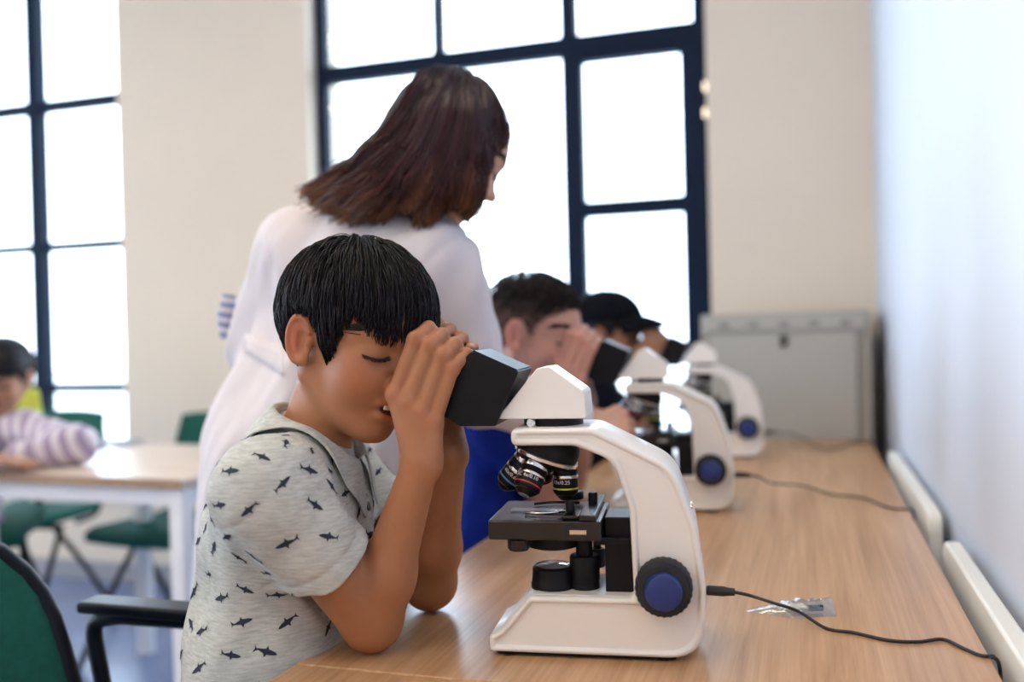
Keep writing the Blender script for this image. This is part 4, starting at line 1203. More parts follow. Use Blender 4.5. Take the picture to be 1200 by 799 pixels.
        for sh, hm, el in ((shR, hemR, elR), (shL, hemL, elL)):
            ax = (el - sh)/np.linalg.norm(el - sh)
            sp.append(SUB(lambda p, hm=hm, ax=ax: rc(p, hm - ax*.004, hm + ax*.06, .0470*stout, .0505*stout), .003))
        sp.append(CUT(lambda p: -(p[..., 2] - (hip[2] - .06)), .01))
        return sp
    al2 = np.array([neck, hip, shR, shL, hemR, hemL])
    ms, vs = surface('shirt', shirt_prog(), al2.min(0) - .16, al2.max(0) + .12, shirt_res)
    shirt = link('shirt', ms, shirt_mat, body, smooth=True)
    # ---- trousers and shoes
    tp = []
    for kn, an, s in ((knR, anR, -1), (knL, anL, 1)):
        h0 = hip + sd*s*.075 + np.array([0, 0, .03])
        tp.append(U(lambda p, a=h0, b=kn: rc(p, a, b, .074, .058), .04)); tp.append(U(lambda p, a=kn, b=an + np.array([0, 0, .04]): rc(p, a, b, .056, .045), .03))
    tp.append(U(lambda p: rce(p, hip - np.array([0, 0, .02]), hip + np.array([0, 0, .05]), .118*stout, .116*stout, fw, .74), .05))
    tp.append(DISP(lambda p: folds(p, 40, .003, None, 8, 5)))
    al3 = np.array([hip, knR, knL, anR, anL])
    lo3 = al3.min(0) - .15; lo3[2] = .06
    mt, _ = surface('trousers', tp, lo3, al3.max(0) + .15, .007)
    link('trousers', mt, M[trouser], body, smooth=True)
    for an in (anR, anL):
        sp = [U(lambda p: rce(p, an - np.array([0, 0, .046]) - fw*.03, an + fw*.125 - np.array([0, 0, .050]), .040, .036, (0, 0, 1), .95), .02),
              U(lambda p: rc(p, an - np.array([0, 0, .03]), an + np.array([0, 0, .01]), .040, .042), .03),
              CUT(lambda p: -(p[..., 2] - .001), .006)]
        mh, _ = surface('shoe', sp, an - .22, an + .22, .006)
        link('shoe', mh, M['shoe'], body, smooth=True)
    return dict(body=body, head=hd, shirt=shirt, neck=neck, W=W, Vd=Vd, fw=fw, sd=sd, verts=vs, shR=shR, shL=shL, chest=chest, prog=shirt_prog())

def push_out(V, prog, gap):
    "lift points that lie inside a cloth surface to just outside it"
    V = V.astype(np.float32); gap = np.asarray(gap, np.float32)
    for _ in range(4):
        d0 = run_field(prog, V); e = np.float32(.002)
        g = np.stack([run_field(prog, V + A3(v)*e) - d0 for v in np.eye(3)], -1); g /= np.linalg.norm(g, axis=-1, keepdims=True) + 1e-9
        m = d0 < gap; V = V + g*np.where(m, gap - d0, 0)[:, None]
    return V
def collar(d, mt, parent, h=.036, tip=.022):
    "folded polo collar round the neck"
    neck = d['neck']; up = d['Vd']((.34, .02, .94)); up /= np.linalg.norm(up)
    fw = d['fw'] - up*(d['fw'] @ up); fw /= np.linalg.norm(fw); sd = np.cross(up, fw)
    c = neck + up*.038 + fw*.004
    n = 49; V = []; F = []
    for i in range(n):
        a = math.radians(16) + (2*math.pi - math.radians(32))*i/(n-1)
        front = max(0, math.cos(a))
        tipf = math.exp(-((min(a, 2*math.pi - a) - math.radians(16))/.42)**2)
        dr = fw*math.cos(a)*1.06 + sd*math.sin(a)
        lowfront = -.030*front**1.5
        rows = [(.050, -.012 + lowfront), (.054, .006 + lowfront), (.0575, .010 + lowfront), (.062, .006 + lowfront), (.068 + .004*tipf, -h*.55 + lowfront), (.078 + .012*tipf, -h - tip*tipf + lowfront*.9)]
        for r, z in rows: V.append(c + dr*r + up*z)
    V = push_out(np.array(V), d['prog'], np.tile([-1, -1, .004, .006, .0075, .0055], n))
    k = 6
    for i in range(n-1):
        for j in range(k-1): F.append((i*k+j, (i+1)*k+j, (i+1)*k+j+1, i*k+j+1))
    me = bpy.data.meshes.new('collar'); me.from_pydata([tuple(v) for v in V], [], F); me.update()
    o = link('collar', me, mt, parent, smooth=True)
    s = o.modifiers.new('solid', 'SOLIDIFY'); s.thickness = .0028; s.offset = 0
    b = o.modifiers.new('sub', 'SUBSURF'); b.levels = b.render_levels = 1
    return c, fw, up, sd
def shirt_bvh(me):
    n = len(me.vertices); co = np.empty(n*3, np.float32); me.vertices.foreach_get('co', co)
    m = len(me.polygons); li = np.empty(m*4, np.int32); me.loops.foreach_get('vertex_index', li)
    return BVHTree.FromPolygons(co.reshape(-1, 3).tolist(), li.reshape(-1, 4).tolist()), co.reshape(-1, 3)
def shark_print(parent, mt, spacing=.034, size=.0125, count=330):
    bvh, co = shirt_bvh(parent.data)
    top = [(-1.0, .02), (-.75, .15), (-.4, .24), (-.12, .27), (.02, .56), (.16, .24), (.45, .15), (.66, .08), (.80, .20), (1.05, .46), (.93, .06), (1.0, -.28)]
    bot = [(-1.0, .02), (-.8, -.12), (-.45, -.20), (-.18, -.22), (-.02, -.52), (.06, -.20), (.40, -.12), (.60, -.07), (.72, -.05), (.80, -.02), (.86, -.06), (1.0, -.28)]
    pts = []; V = []; F = []; rg = np.random.default_rng(21)
    order = rg.permutation(len(co))
    for ix in order:
        p = co[ix]
        if p[2] < .50: continue
        if pts and np.min(np.linalg.norm(np.array(pts) - p, axis=1)) < spacing: continue
        pts.append(p)
        if len(pts) >= count: break
    for p in pts:
        _, nrm, _, _ = bvh.find_nearest(Vector(p))
        R_ = np.array(frame_z(nrm)); a = rg.choice([.6, 2.5, 3.8, 5.6, .2, 3.3]) + rg.normal(0, .35); sz = size*rg.uniform(.85, 1.1); fl = rg.choice([-1, 1])
        b0 = len(V)
        for row in (top, [( (t[0]+b[0])/2, (t[1]+b[1])/2) for t, b in zip(top, bot)], bot):
            for x, y in row:
                x, y = x*sz, y*sz*fl*.9; xx = x*math.cos(a) - y*math.sin(a); yy = x*math.sin(a) + y*math.cos(a)
                q = p + R_ @ np.array([xx, yy, 0])
                lc, nn, _, _ = bvh.find_nearest(Vector(q))
                V.append(np.array(lc) + np.array(nn)*.0007)
        m = len(top)
        for r in range(2):
            for i in range(m-1): F.append((b0+r*m+i, b0+r*m+i+1, b0+(r+1)*m+i+1, b0+(r+1)*m+i))
    me = np_mesh('shark_print', np.array(V), np.array(F))
    o = link('shark_print', me, mt, parent, smooth=True); o['kind'] = 'stuff'
    return o

# ---- the boy in the shark-print polo shirt
b1 = child(mic1, 'boy in a grey shark-print polo shirt looking into the nearest microscope', M['heather'], (.385, .170, .083), 'fringe',
           (-.513, 1.0, 1.091), math.radians(-25), math.radians(-13), .232, .0021, .0026, mouth=.030, hd_roll=math.radians(-7))
hd = b1['head']
o = link('hair', hd.cap_mesh('hair', .012), M['hair_black'], b1['body'], smooth=True)
s_ = link('hair_strands', hd.strands('hair_strands', 9000, .70, (.008, .046), (.0011, .0003), over=.06, m=9), M['hair_black'], o, smooth=True); s_['kind'] = 'stuff'
face_parts(hd, b1['body'], M['hair_dark'], M['lash'], teeth=True)
cc = collar(b1, M['heather'], b1['shirt'])
shark_print(b1['shirt'], M['shark_ink'])
# ---- polo buttons and the small chest tag
c_, fw_, up_, sd_ = cc
bv_, _ = shirt_bvh(b1['shirt'].data)
for k_, dz in enumerate((.055, .10)):
    loc_, nn, _, _ = bv_.find_nearest(Vector(c_ + fw_*.10 - np.array([0, 0, dz])))
    lathe('button', [(.0055, 0), (.0055, .0018), (.0035, .0022)], M['button_navy'], b1['shirt'], at(loc_, nn), n=16)

# ---- the boy in royal blue
b2 = child(mic2, 'boy with a short fade haircut and royal blue shirt at the middle microscope', M['royal'], (.54, .275, .20), 'fade',
           (-.506, .990, 1.090), math.radians(-8), math.radians(-10), .236, .0036, .0048, hair_mat='hair_dark', trouser='dark_cloth', stout=1.08, hd_roll=math.radians(-4))
hd = b2['head']
cm = hd.cap_mesh('hair', .004)
vz = np.empty(len(cm.vertices)*3, np.float32); cm.vertices.foreach_get('co', vz); lz = hd.local(vz.reshape(-1, 3))[:, 2]
fz = np.clip((lz + .12)/.42, 0, 1)[:, None]**1.2
pigment(cm, np.array([.36, .20, .145])*(1-fz) + np.array([.020, .014, .013])*fz)      # clipped sides show the scalp
o = link('hair', cm, attr_mat('hair_fade', .75, spec=.2), b2['body'], smooth=True)
s_ = link('hair_strands', hd.strands('hair_strands', 4200, .26, (.02, .065), (.0013, .0005), over=-.04, m=5, sides=(.12, .42)), M['hair_dark'], o, smooth=True); s_['kind'] = 'stuff'
face_parts(hd, b2['body'], M['hair_dark'], M['lash'])
# ---- the boy in the cap
b3 = child(mic3, 'boy in a black baseball cap and dark shirt at the farthest microscope', M['black_tee'], (.30, .155, .09), 'cap',
           (-.535, 1.0, 1.085), math.radians(-4), math.radians(-9), .226, .0046, .006, trouser='dark_cloth')
hd = b3['head']
o = link('hair', hd.cap_mesh('hair', .010), M['hair_black'], b3['body'], smooth=True)
face_parts(hd, b3['body'], M['hair_black'], M['lash'])
def baseball_cap(hd, parent):
    n, m = 72, 16; V = []; F = []
    for i in range(n):
        ph = 2*math.pi*i/n
        # band height: level line round the head
        for j in range(m):
            t = j/(m-1); th = .02 + t*(1.52 + .06*math.cos(ph))
            D = hd.dirs(np.array(ph), np.array(th)); q = hd.point(D, .045 + .018*math.sin(t*math.pi)) 
            q = q + np.array([0, 0, .015]); V.append(hd.world(q))
    for i in range(n):
        for j in range(m-1):
            a, b = i*m+j, ((i+1) % n)*m+j; F.append((a, a+1, b+1, b))
    o = link('baseball_cap', np_mesh('baseball_cap', np.array(V), np.array(F)), M['cap_black'], parent, smooth=True)
    sdf = o.modifiers.new('solid', 'SOLIDIFY'); sdf.thickness = .004
    V = []; F = []; nu, nv = 17, 9
    for i in range(nu):
        u = -1 + 2*i/(nu-1)
        for j in range(nv):
            t = j/(nv-1)
            ph = u*1.05
            D = hd.dirs(np.array(ph), np.array(1.54)); q = hd.point(D, .045)
            ext = .34*t*(1 - .45*u*u)
            V.append(hd.world(q + np.array([ext, u*.02*t, .010 - .10*t*t*.7 - .10*u*u*t - .03*u*u])))
    for i in range(nu-1):
        for j in range(nv-1): a = i*nv+j; F.append((a, a+1, a+nv+1, a+nv))
    v = link('visor', np_mesh('visor', np.array(V), np.array(F)), M['cap_black'], o, smooth=True)
    sdf = v.modifiers.new('solid', 'SOLIDIFY'); sdf.thickness = .004
    lathe('cap_button', [(.006, 0), (.006, .002), (.003, .004)], M['cap_black'], o, at(hd.world(hd.point(hd.w[None], .047)[0] + np.array([0, 0, .015])), hd.R @ hd.w), n=14)
baseball_cap(hd, b3['body'])

# ------------------------------------------------------------------ the teacher in the lab coat
M['coat'] = mat('lab_coat_cotton', (.66, .62, .65), .9, var=.03, scale=20, bump=.1, bump_scale=500, spec=.2)
M['hair_brown'] = attr_mat('hair_brown', .36, spec=.35)
M['coat_trousers'] = mat('teacher_trousers', (.03, .03, .045), .85, var=.2, bump=.1)
M['striped'] = None
def striped(name, c1, c2, freq, axis):
    m, nt, b = nodes_of(name); N, L = nt.nodes, nt.links
    tc = N.new('ShaderNodeTexCoord'); dt = N.new('ShaderNodeVectorMath'); dt.operation = 'DOT_PRODUCT'
    a = np.asarray(axis, float); dt.inputs[1].default_value = tuple(a/np.linalg.norm(a)*freq)
    L.new(tc.outputs['Object'], dt.inputs[0])
    fr = N.new('ShaderNodeMath'); fr.operation = 'FRACT'; L.new(dt.outputs['Value'], fr.inputs[0])
    gt = N.new('ShaderNodeValToRGB'); e = gt.color_ramp.elements; e[0].position = .45; e[1].position = .55; e[0].color = (*c1, 1); e[1].color = (*c2, 1)
    L.new(fr.outputs[0], gt.inputs['Fac']); L.new(gt.outputs['Color'], b.inputs['Base Color']); b.inputs['Roughness'].default_value = .9
    return m
wp = dict(pel=P(350, 560, 1.62), che=P(424, 360, 1.585), nb=P(470, 262, 1.56), hc=P(528, 179, 1.545),
          sL=P(345, 285, 1.63), sR=P(518, 312, 1.50), eR=P(556, 454, 1.565), wR=P(684, 503, 1.715), eL=P(296, 412, 1.73), wL=P(372, 440, 1.92))
def cdir(r, u, f):
    v = CR*r + CU*u + _f*f; return v/np.linalg.norm(v)
wf = cdir(.50, -.10, .80); wf[2] = 0; wf /= np.linalg.norm(wf)
hf = cdir(.82, -.48, .30)
wl = np.cross([0, 0, 1], hf); wl /= np.linalg.norm(wl); wu = np.cross(hf, wl)
hw = Head(wp['hc'], np.stack([hf, wl, wu], 1), .226, 'bowl', .008)
k_ = wp; UPZ = np.array([0, 0, 1.0])
wsd = np.cross(UPZ, wf)          # her left
pr = [U(hw.prim(), .02), U(lambda p: rc(p, hw.world((-.12, 0, -.22)), k_['nb'], .050, .052), .03)]
pr.append(U(lambda p: rce(p, k_['pel'], k_['che'], .150, .140, wf, .62), .05))
pr.append(U(lambda p: rc(p, k_['sL'], k_['sR'], .045, .045), .05)); pr.append(U(lambda p: rc(p, k_['nb'], k_['che'], .06, .09), .05))
for sh, el, wr in ((k_['sR'], k_['eR'], k_['wR']), (k_['sL'], k_['eL'], k_['wL'])):
    pr.append(U(lambda p, a=sh, b=el: rc(p, a, b, .045, .036), .02)); pr.append(U(lambda p, a=el, b=wr: rc(p, a, b, .036, .024), .015))
def open_hand(wr, x, rad_dir, back, curls, k=1.05):
    "hand with fingers along x, thumb side rad_dir, back of the hand 'back'; curls: per finger (mcp, pip, dip) in degrees"
    x, y, z = (np.asarray(v, float)/np.linalg.norm(v) for v in (x, rad_dir, back))
    pr = []; F = []; kn = []
    for i, (off, L_, sp) in enumerate(((.026, .072, 6), (.009, .080, 1), (-.009, .074, -3), (-.025, .058, -8))):
        b0 = wr + x*(.088, .092, .087, .078)[i]*k + y*off*k
        kn.append(b0); d0 = x*math.cos(math.radians(sp)) + y*math.sin(math.radians(sp))
        pts = [b0]; ang = 0
        for seg, cu in zip((.46, .30, .24), curls[i]):
            ang += math.radians(cu); pts.append(pts[-1] + (d0*math.cos(ang) - z*math.sin(ang))*L_*seg*k)
        r = (.0088, .0090, .0086, .0076)[i]*k; F.append((pts, [r*1.12, r, r*.92, r*.78]))
    t0 = wr + x*.022*k + y*.020*k - z*.006*k; t1 = t0 + (x*.62 + y*.62 - z*.35)*.042*k; t2 = t1 + (x*.86 + y*.20 - z*.40)*.034*k; t3 = t2 + (x*.9 - y*.05 - z*.42)*.026*k
    F.append(([t0, t1, t2, t3], [.0135*k, .0115*k, .0098*k, .0080*k]))
    return hand_prims(F, kn, wr, z, k), [p for pts, _ in F for p in pts]
tgt = P(762, 489, 1.80)
xdir = tgt - k_['wR']; xdir /= np.linalg.norm(xdir)
bdir = cdir(-.10, .55, -.80); bdir -= xdir*(bdir @ xdir); bdir /= np.linalg.norm(bdir); rdir = np.cross(bdir, xdir)   # right hand: x cross y = z
hp, hpts = open_hand(k_['wR'], xdir, rdir, bdir, ((28, 35, 20), (34, 40, 25), (40, 45, 25), (45, 45, 25)))
pr += hp
xl = k_['wL'] - k_['eL']; xl /= np.linalg.norm(xl); hp2, hpts2 = open_hand(k_['wL'], xl, np.cross(xl, wf) if np.linalg.norm(np.cross(xl, wf)) > .1 else UPZ, -wf, ((20, 25, 15),)*4)
pr += hp2
feet = []
for s in (-1, 1):
    hp_ = k_['pel'] + wsd*s*.085; kn = np.array([hp_[0], hp_[1], .47]) + wf*.02; an = np.array([hp_[0], hp_[1], .085]) - wf*.01 + wsd*s*.01; feet.append((hp_, kn, an))
    pr += chain([hp_, kn, an], [.085, .058, .038], .04)
    pr.append(U(lambda p, a=an - UPZ*.05, b=an + wf*.15 - UPZ*.06: rc(p, a, b, .030, .024), .03))
ap = np.array([*k_.values(), *hpts, *hpts2, *[q for f in feet for q in f]])
lo = ap.min(0) - .19; hi = ap.max(0) + .19; lo[2] = -.02
me, v = surface('person', pr, lo, hi, .0042)
pigment(me, skin_colors(v, (.56, .32, .22), hw, [(q, .014) for q in hpts[:12]]))
woman = link('person', me, SKIN, None, smooth=True); props(woman, 'teacher with long brown hair in a white lab coat leaning over between the boys', 'person')
face_parts(hw, woman, M['hair_dark'], M['lash'])
# coat
cp = [U(lambda p: rce(p, k_['pel'], k_['che'], .172, .172, wf, .66), .06), U(lambda p: rc(p, k_['sL']*.92 + k_['che']*.08, k_['sR']*.92 + k_['che']*.08, .062, .060), .07),
      U(lambda p: rc(p, k_['nb'] - UPZ*.03, k_['che'], .062, .11), .06),
      U(lambda p: rce(p, np.array([k_['pel'][0], k_['pel'][1], .50]), k_['pel'] + UPZ*.02, .225, .180, wf, .76), .08)]
for sh, el, wr, r in ((k_['sR'], k_['eR'], k_['wR'], 1), (k_['sL'], k_['eL'], k_['wL'], 0)):
    ax = (wr - el)/np.linalg.norm(wr - el); cu = wr - ax*.035
    cp.append(U(lambda p, a=sh, b=el: rc(p, a, b, .062, .053), .04))
    def slv(p, a=el, b=cu, ax=ax): return smax(rc(p, a, b + ax*.03, .054, .046), plane(p, b, ax), .004)
    cp.append(U(slv, .025))
cp.append(DISP(lambda p: folds(p, 24, .012, (.1, .1, 1), 3, 6)*np.clip((1.27 - p[..., 2])*4, .3, 1) + folds(p, 52, .0065, (.4, .2, .7), 9, 6)))
for sh, el in ((k_['sR'], k_['eR']), (k_['sL'], k_['eL'])):
    cp.append(DISP(lambda p, sh=sh, ax=(el-sh)/np.linalg.norm(el-sh): .0035*np.exp(-(plane(p, sh - ax*.005, ax*.8 + wsd*np.sign((sh - k_['che']) @ wsd)*.7)/.005)**2)*np.clip((.12 - np.linalg.norm(p - A3(sh), axis=-1))*50, 0, 1)))
axR = (k_['wR']-k_['eR'])/np.linalg.norm(k_['wR']-k_['eR'])
cp.append(SUB(lambda p: rc(p, k_['wR'] - axR*.045, k_['wR'] + axR*.05, .034, .040), .004))
# back vent / centre seam
sx = k_['che'] - wf*.16
cp.append(SUB(lambda p: np.maximum(np.abs(plane(p, k_['pel'], wsd)) - .0015, np.maximum(plane(p, k_['pel'] - wf*.08, wf), -.0 + p[..., 2] - .70)), .006))
cp.append(CUT(lambda p: -(p[..., 2] - .47), .006))
ms, vs = surface('lab_coat', cp, ap.min(0)*[1, 1, 0] + [-.26, -.26, .44], ap.max(0) + .2, .0058)
coat = link('lab_coat', ms, M['coat'], woman, smooth=True)
# half belt with its flap on the back
cb_, _ = shirt_bvh(ms)
def on_coat(px, py, dep, lift=.002):
    o_ = Vector(CAM); d_ = Vector(P(px, py, dep) - CAM).normalized()
    h_ = cb_.ray_cast(o_, d_); return np.array(h_[0]) + np.array(h_[1])*lift if h_[0] is not None else np.array(P(px, py, dep))
bel = []
for i in range(15):
    t = i/14
    for j in range(4):
        bel.append(on_coat(287 + 46*t, 391 + 14*t + (22 + 14*t)*j/3, 1.50))
F = [(i*4+j, i*4+j+1, (i+1)*4+j+1, (i+1)*4+j) for i in range(14) for j in range(3)]
bo = link('half_belt', np_mesh('half_belt', np.array(bel), np.array(F)), M['coat'], coat, smooth=True)
sdm = bo.modifiers.new('solid', 'SOLIDIFY'); sdm.thickness = .004
# striped shirt cuff at her left elbow side
tube('striped_cuff', [P(269, 345, 1.70), P(266, 370, 1.70), P(267, 398, 1.70)], [.012, .017, .013], striped('cuff_stripe', (.62, .60, .66), (.22, .26, .45), 55, (0.2, 0, 1)), woman, n=12, samples=12)
# trousers, shoes
tp = []
for hp_, kn, an in feet: tp += chain([hp_, kn, an + UPZ*.02], [.098, .075, .062], .04)
mt, _ = surface('trousers', tp + [DISP(lambda p: folds(p, 30, .003, None, 4, 4))], [k_['pel'][0]-.35, k_['pel'][1]-.35, .03], k_['pel'] + [.35, .35, .15], .009)
link('trousers', mt, M['coat_trousers'], woman, smooth=True)
for hp_, kn, an in feet:
    sp = [U(lambda p: rce(p, an - UPZ*.045 - wf*.03, an + wf*.155 - UPZ*.052, .044, .036, (0, 0, 1), .9), .02), U(lambda p: rc(p, an - UPZ*.03, an, .042, .042), .03), CUT(lambda p: -(p[..., 2] - .001), .005)]
    mh, _ = surface('shoe', sp, an - .25, an + .25, .007); link('shoe', mh, M['shoe'], woman, smooth=True)
# hair: guides from the crown, falling over the back and beside the face
G = [
 [(524, 84, 1.53), (492, 100, 1.49), (466, 138, 1.46), (434, 178, 1.47), (396, 202, 1.49), (352, 220, 1.53)],
 [(527, 83, 1.52), (502, 108, 1.46), (478, 152, 1.435), (446, 196, 1.44), (408, 226, 1.46), (372, 243, 1.49)],
 [(530, 83, 1.51), (514, 114, 1.44), (492, 162, 1.42), (466, 206, 1.425), (434, 238, 1.44), (408, 258, 1.46)],
 [(534, 84, 1.51), (526, 118, 1.435), (510, 168, 1.415), (490, 212, 1.42), (464, 240, 1.43), (452, 256, 1.44)],
 [(538, 85, 1.51), (540, 122, 1.435), (530, 172, 1.415), (516, 214, 1.42), (500, 240, 1.43), (492, 264, 1.435)],
 [(543, 86, 1.51), (555, 124, 1.44), (552, 174, 1.42), (542, 214, 1.425), (534, 236, 1.43), (528, 246, 1.44)],
 [(548, 89, 1.52), (562, 122, 1.46), (560, 165, 1.435), (550, 205, 1.44), (545, 232, 1.45), (543, 252, 1.46)],
 [(554, 90, 1.53), (574, 118, 1.48), (572, 150, 1.465), (560, 190, 1.46), (552, 222, 1.465), (549, 253, 1.475)],
 [(558, 93, 1.53), (577, 108, 1.505), (585, 124, 1.50), (588, 138, 1.50), (588, 150, 1.50), (586, 160, 1.50)],
]
GW = np.array([[P(*q) for q in g] for g in G])
GS = np.array([spline(g, 13) for g in GW])                       # 8 x 13 x 3
nS = 5800; u_ = RNG.uniform(0, 8, nS); i0 = np.minimum(u_.astype(int), 7); fq = (u_ - i0)[:, None, None]
fq = fq*fq*(3 - 2*fq)*.5 + fq*.5
C = GS[i0]*(1-fq) + GS[i0+1]*fq
tt = np.linspace(0, 1, 13)[None, :, None]
clump = np.round(u_*5)/5; i2 = np.minimum(clump.astype(int), 7); f2 = (clump - i2)[:, None, None]; C2 = GS[i2]*(1-f2) + GS[i2+1]*f2
C = C*(1 - .6*tt**1.5) + C2*.6*tt**1.5
C = C + _f*(np.abs(RNG.normal(0, .012, (nS, 1, 1)))*(.3 + tt)) + RNG.normal(0, .0022, (nS, 1, 3))*(.3 + 1.2*tt) + (RNG.normal(0, .012, (nS, 1, 1))*tt**3)*(C[:, -1:] - C[:, -2:-1])/.03
ends = RNG.uniform(.93, 1.0, nS)
ends = np.where((u_ > 2.95) & (u_ < 3.85), ends*.77, ends); ends = np.where((u_ > 4.35) & (u_ < 5.8), ends*.80, ends)
ii = np.linspace(0, 12, 13)[None, :]*ends[:, None]; ia = np.minimum(ii.astype(int), 11); fr = (ii - ia)[..., None]
C = np.take_along_axis(C, ia[..., None], 1)*(1-fr) + np.take_along_axis(C, ia[..., None] + 1, 1)*fr
# solid mass under the strands
hp = []
for gi, g in enumerate(GW[:8]):
    gg = g + _f*.026
    hp += chain([gg[2] + _f*.015, gg[3] - _f*.004, gg[4] - _f*.010 if gi not in (3, 5) else gg[3]*.6 + gg[4]*.4, (gg[4]*.5 + gg[5]*.5 - _f*.014) if gi not in (3, 5) else gg[3]*.4 + gg[4]*.6], [.026, .020, .013, .007] if gi < 6 else [.010, .009, .008, .005], .02)
hp.append(U(lambda p: ell(hw.local(p), (-.085, 0, .150), (.455, .368, .378))*.226, .03))
far = [P(500, 125, 1.60), P(478, 170, 1.61), P(440, 208, 1.60), P(395, 224, 1.58)]
hp += chain(far, [.045, .042, .03, .012], .03)
hp.append(SUB(lambda p: ell(hw.local(p), (.36, -.04, -.10), (.29, .46, .36))*.226, .015))
mb, vb = surface('hair', hp, GW.reshape(-1, 3).min(0) - .12, GW.reshape(-1, 3).max(0) + .16, .004)
C = push_out(C.reshape(-1, 3), hp, np.repeat(np.abs(RNG.normal(0, .004, nS)) + .0015, 13)).reshape(C.shape)
hm = strand_mesh('hair_strands', C, .0016, .0007)
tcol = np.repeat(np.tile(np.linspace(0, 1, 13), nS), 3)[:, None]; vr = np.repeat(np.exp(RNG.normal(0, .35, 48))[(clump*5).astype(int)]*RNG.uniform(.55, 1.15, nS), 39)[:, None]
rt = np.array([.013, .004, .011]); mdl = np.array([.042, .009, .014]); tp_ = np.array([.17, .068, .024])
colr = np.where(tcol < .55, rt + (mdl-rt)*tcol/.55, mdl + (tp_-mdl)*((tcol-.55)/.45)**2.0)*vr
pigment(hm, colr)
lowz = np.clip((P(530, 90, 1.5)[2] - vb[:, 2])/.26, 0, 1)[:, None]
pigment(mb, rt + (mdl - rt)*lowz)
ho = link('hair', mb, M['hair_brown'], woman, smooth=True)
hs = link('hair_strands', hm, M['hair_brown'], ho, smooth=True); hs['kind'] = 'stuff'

# ------------------------------------------------------------------ the child at the left table
M['lime'] = mat('lime_fabric', (.50, .56, .06), .7, var=.08, scale=40)
M['sleeve_stripe'] = striped('lavender_stripe', (.62, .58, .64), (.34, .27, .40), 24, (1, .25, .35))
c4 = dict(hc=P(3, 442, 2.88), nb=P(-18, 482, 2.90), che=P(-40, 540, 2.91), pel=P(-52, 650, 2.92), sL=P(30, 505, 2.88), sR=P(-95, 520, 2.83), eL=P(88, 522, 2.74), wL=P(10, 536, 2.66), eR=P(-80, 545, 2.64), wR=P(-10, 541, 2.60))
h4 = Head(c4['hc'], rot_head(math.radians(-66), math.radians(-18)), .225, 'bowl', .008)
pr = [U(h4.prim(), .02), U(lambda p: rc(p, h4.world((-.1, 0, -.2)), c4['nb'], .042, .045), .02), U(lambda p: rce(p, c4['pel'], c4['che'], .11, .11, (.6, -.8, 0), .7), .04), U(lambda p: rc(p, c4['sL'], c4['sR'], .045, .045), .04), U(lambda p: rc(p, c4['nb'], c4['che'], .05, .07), .04)]
for a, b, c in (('sL', 'eL', 'wL'), ('sR', 'eR', 'wR')):
    pr += chain([c4[a], c4[b], c4[c]], [.04, .034, .022], .015)
    x_ = c4[c] - c4[b]; x_ /= np.linalg.norm(x_); y_ = np.cross(UPZ, x_)*(1 if c == 'wR' else -1)
    h_, hq = open_hand(c4[c] + UPZ*.0, x_, y_, UPZ, ((10, 12, 8),)*4, .85); pr += h_
kn4 = [c4['pel'] + np.array([.6, -.8, 0])*.30 + np.array([.8, .6, 0])*s*.09 + UPZ*.06 for s in (-1, 1)]; an4 = [np.array([q[0], q[1]+.02, .07]) for q in kn4]
for q, a in zip(kn4, an4): pr += chain([c4['pel'] + UPZ*.03, q, a, a + np.array([0.02, -.10, -.02])], [.065, .05, .032, .028], .03)
ap4 = np.array([*c4.values(), *kn4, *an4, c4['wL'] - [.2, 0, 0], c4['wR'] + [.2, 0, 0]])
me, v = surface('person', pr, ap4.min(0) - .15, ap4.max(0) + .17, .006)
pigment(me, skin_colors(v, (.42, .23, .15), h4))
kid = link('person', me, SKIN, None, smooth=True); props(kid, 'dark-haired child in a striped top leaning on the left table', 'person')
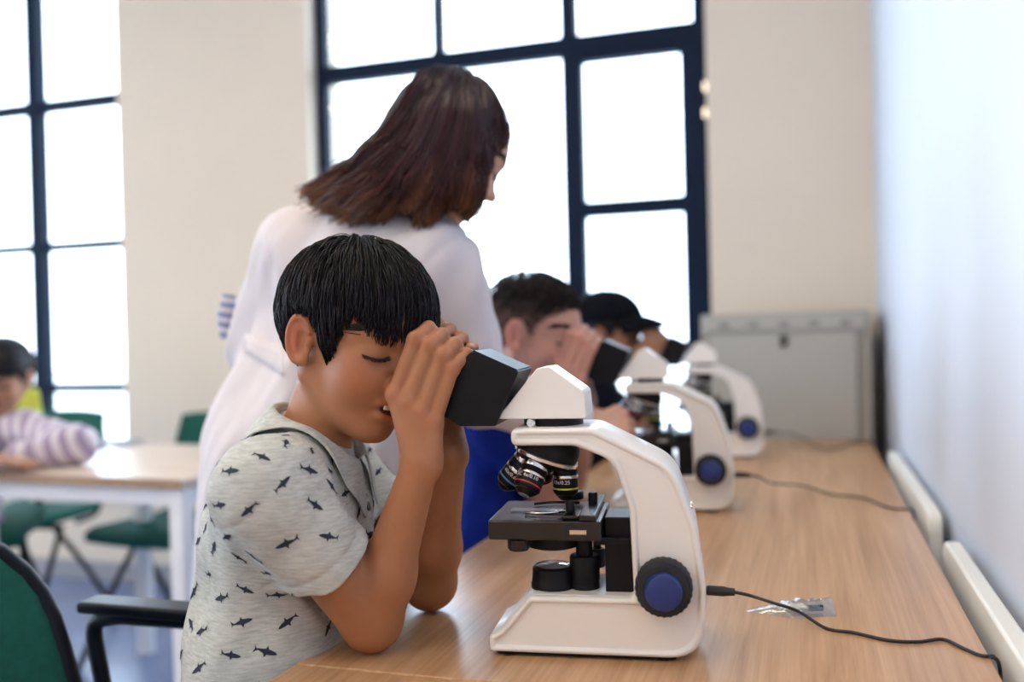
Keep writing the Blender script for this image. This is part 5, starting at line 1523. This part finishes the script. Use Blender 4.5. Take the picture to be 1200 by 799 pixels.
link('hair', h4.cap_mesh('hair', .045), M['hair_black'], kid, smooth=True)
face_parts(h4, kid, M['hair_black'], M['lash'])
sp = [U(lambda p: rce(p, c4['pel'], c4['che'], .122, .125, (.6, -.8, 0), .75), .04), U(lambda p: rc(p, c4['sL'], c4['sR'], .06, .06), .05), U(lambda p: rc(p, c4['nb'] - UPZ*.03, c4['che'], .055, .09), .05)]
for a, b, c in (('sL', 'eL', 'wL'), ('sR', 'eR', 'wR')): sp += chain([c4[a], c4[b], c4[c]*.8 + c4[b]*.2], [.058, .055, .043], .03)
sp.append(DISP(lambda p: folds(p, 45, .006, None, 6, 6)))
sp.append(CUT(lambda p: np.where((p[..., 2] < DESK_Z + .002) & (p[..., 0] > -2.28) & (p[..., 1] < 2.70), DESK_Z + .003 - p[..., 2], -1.0), .003))
ms, _ = surface('striped_top', sp, ap4.min(0) - .17, ap4.max(0) + .17, .007)
link('striped_top', ms, M['sleeve_stripe'], kid, smooth=True)
tr = []
for q, a in zip(kn4, an4): tr += chain([c4['pel'] + UPZ*.03, q, a + UPZ*.03], [.08, .06, .045], .03)
mt, _ = surface('trousers', tr, ap4.min(0) - .15, ap4.max(0) + .1, .009); link('trousers', mt, M['denim'], kid, smooth=True)
lch = green_chair('lime_chair', 'lime backed chair that the child in the striped top sits on', (c4['pel'][0], c4['pel'][1], 0), math.radians(36), None, M['lime']); lch.scale = (1.1, 1.1, 1.1)
# thin dark notebook on the table
nbk = P(128, 521, 2.86); q = on_z(126, 522, DESK_Z)
nt_ = empty('notebook', (q[0], q[1] + .02, DESK_Z), math.radians(8)); props(nt_, 'thin dark purple notebook on the pale table beside the striped sleeve', 'notebook')
box('cover', (-.09, -.06, .0005), (.09, .06, .003), mat('notebook_cover', (.10, .07, .14), .5, var=.1), nt_, bevel=.001)
box('pages', (-.086, -.056, .0031), (.088, .057, .010), mat('notebook_pages', (.65, .62, .60), .8, var=.05), nt_)
box('cover', (-.09, -.06, .0101), (.09, .06, .0126), bpy.data.materials['notebook_cover'], nt_, bevel=.001)
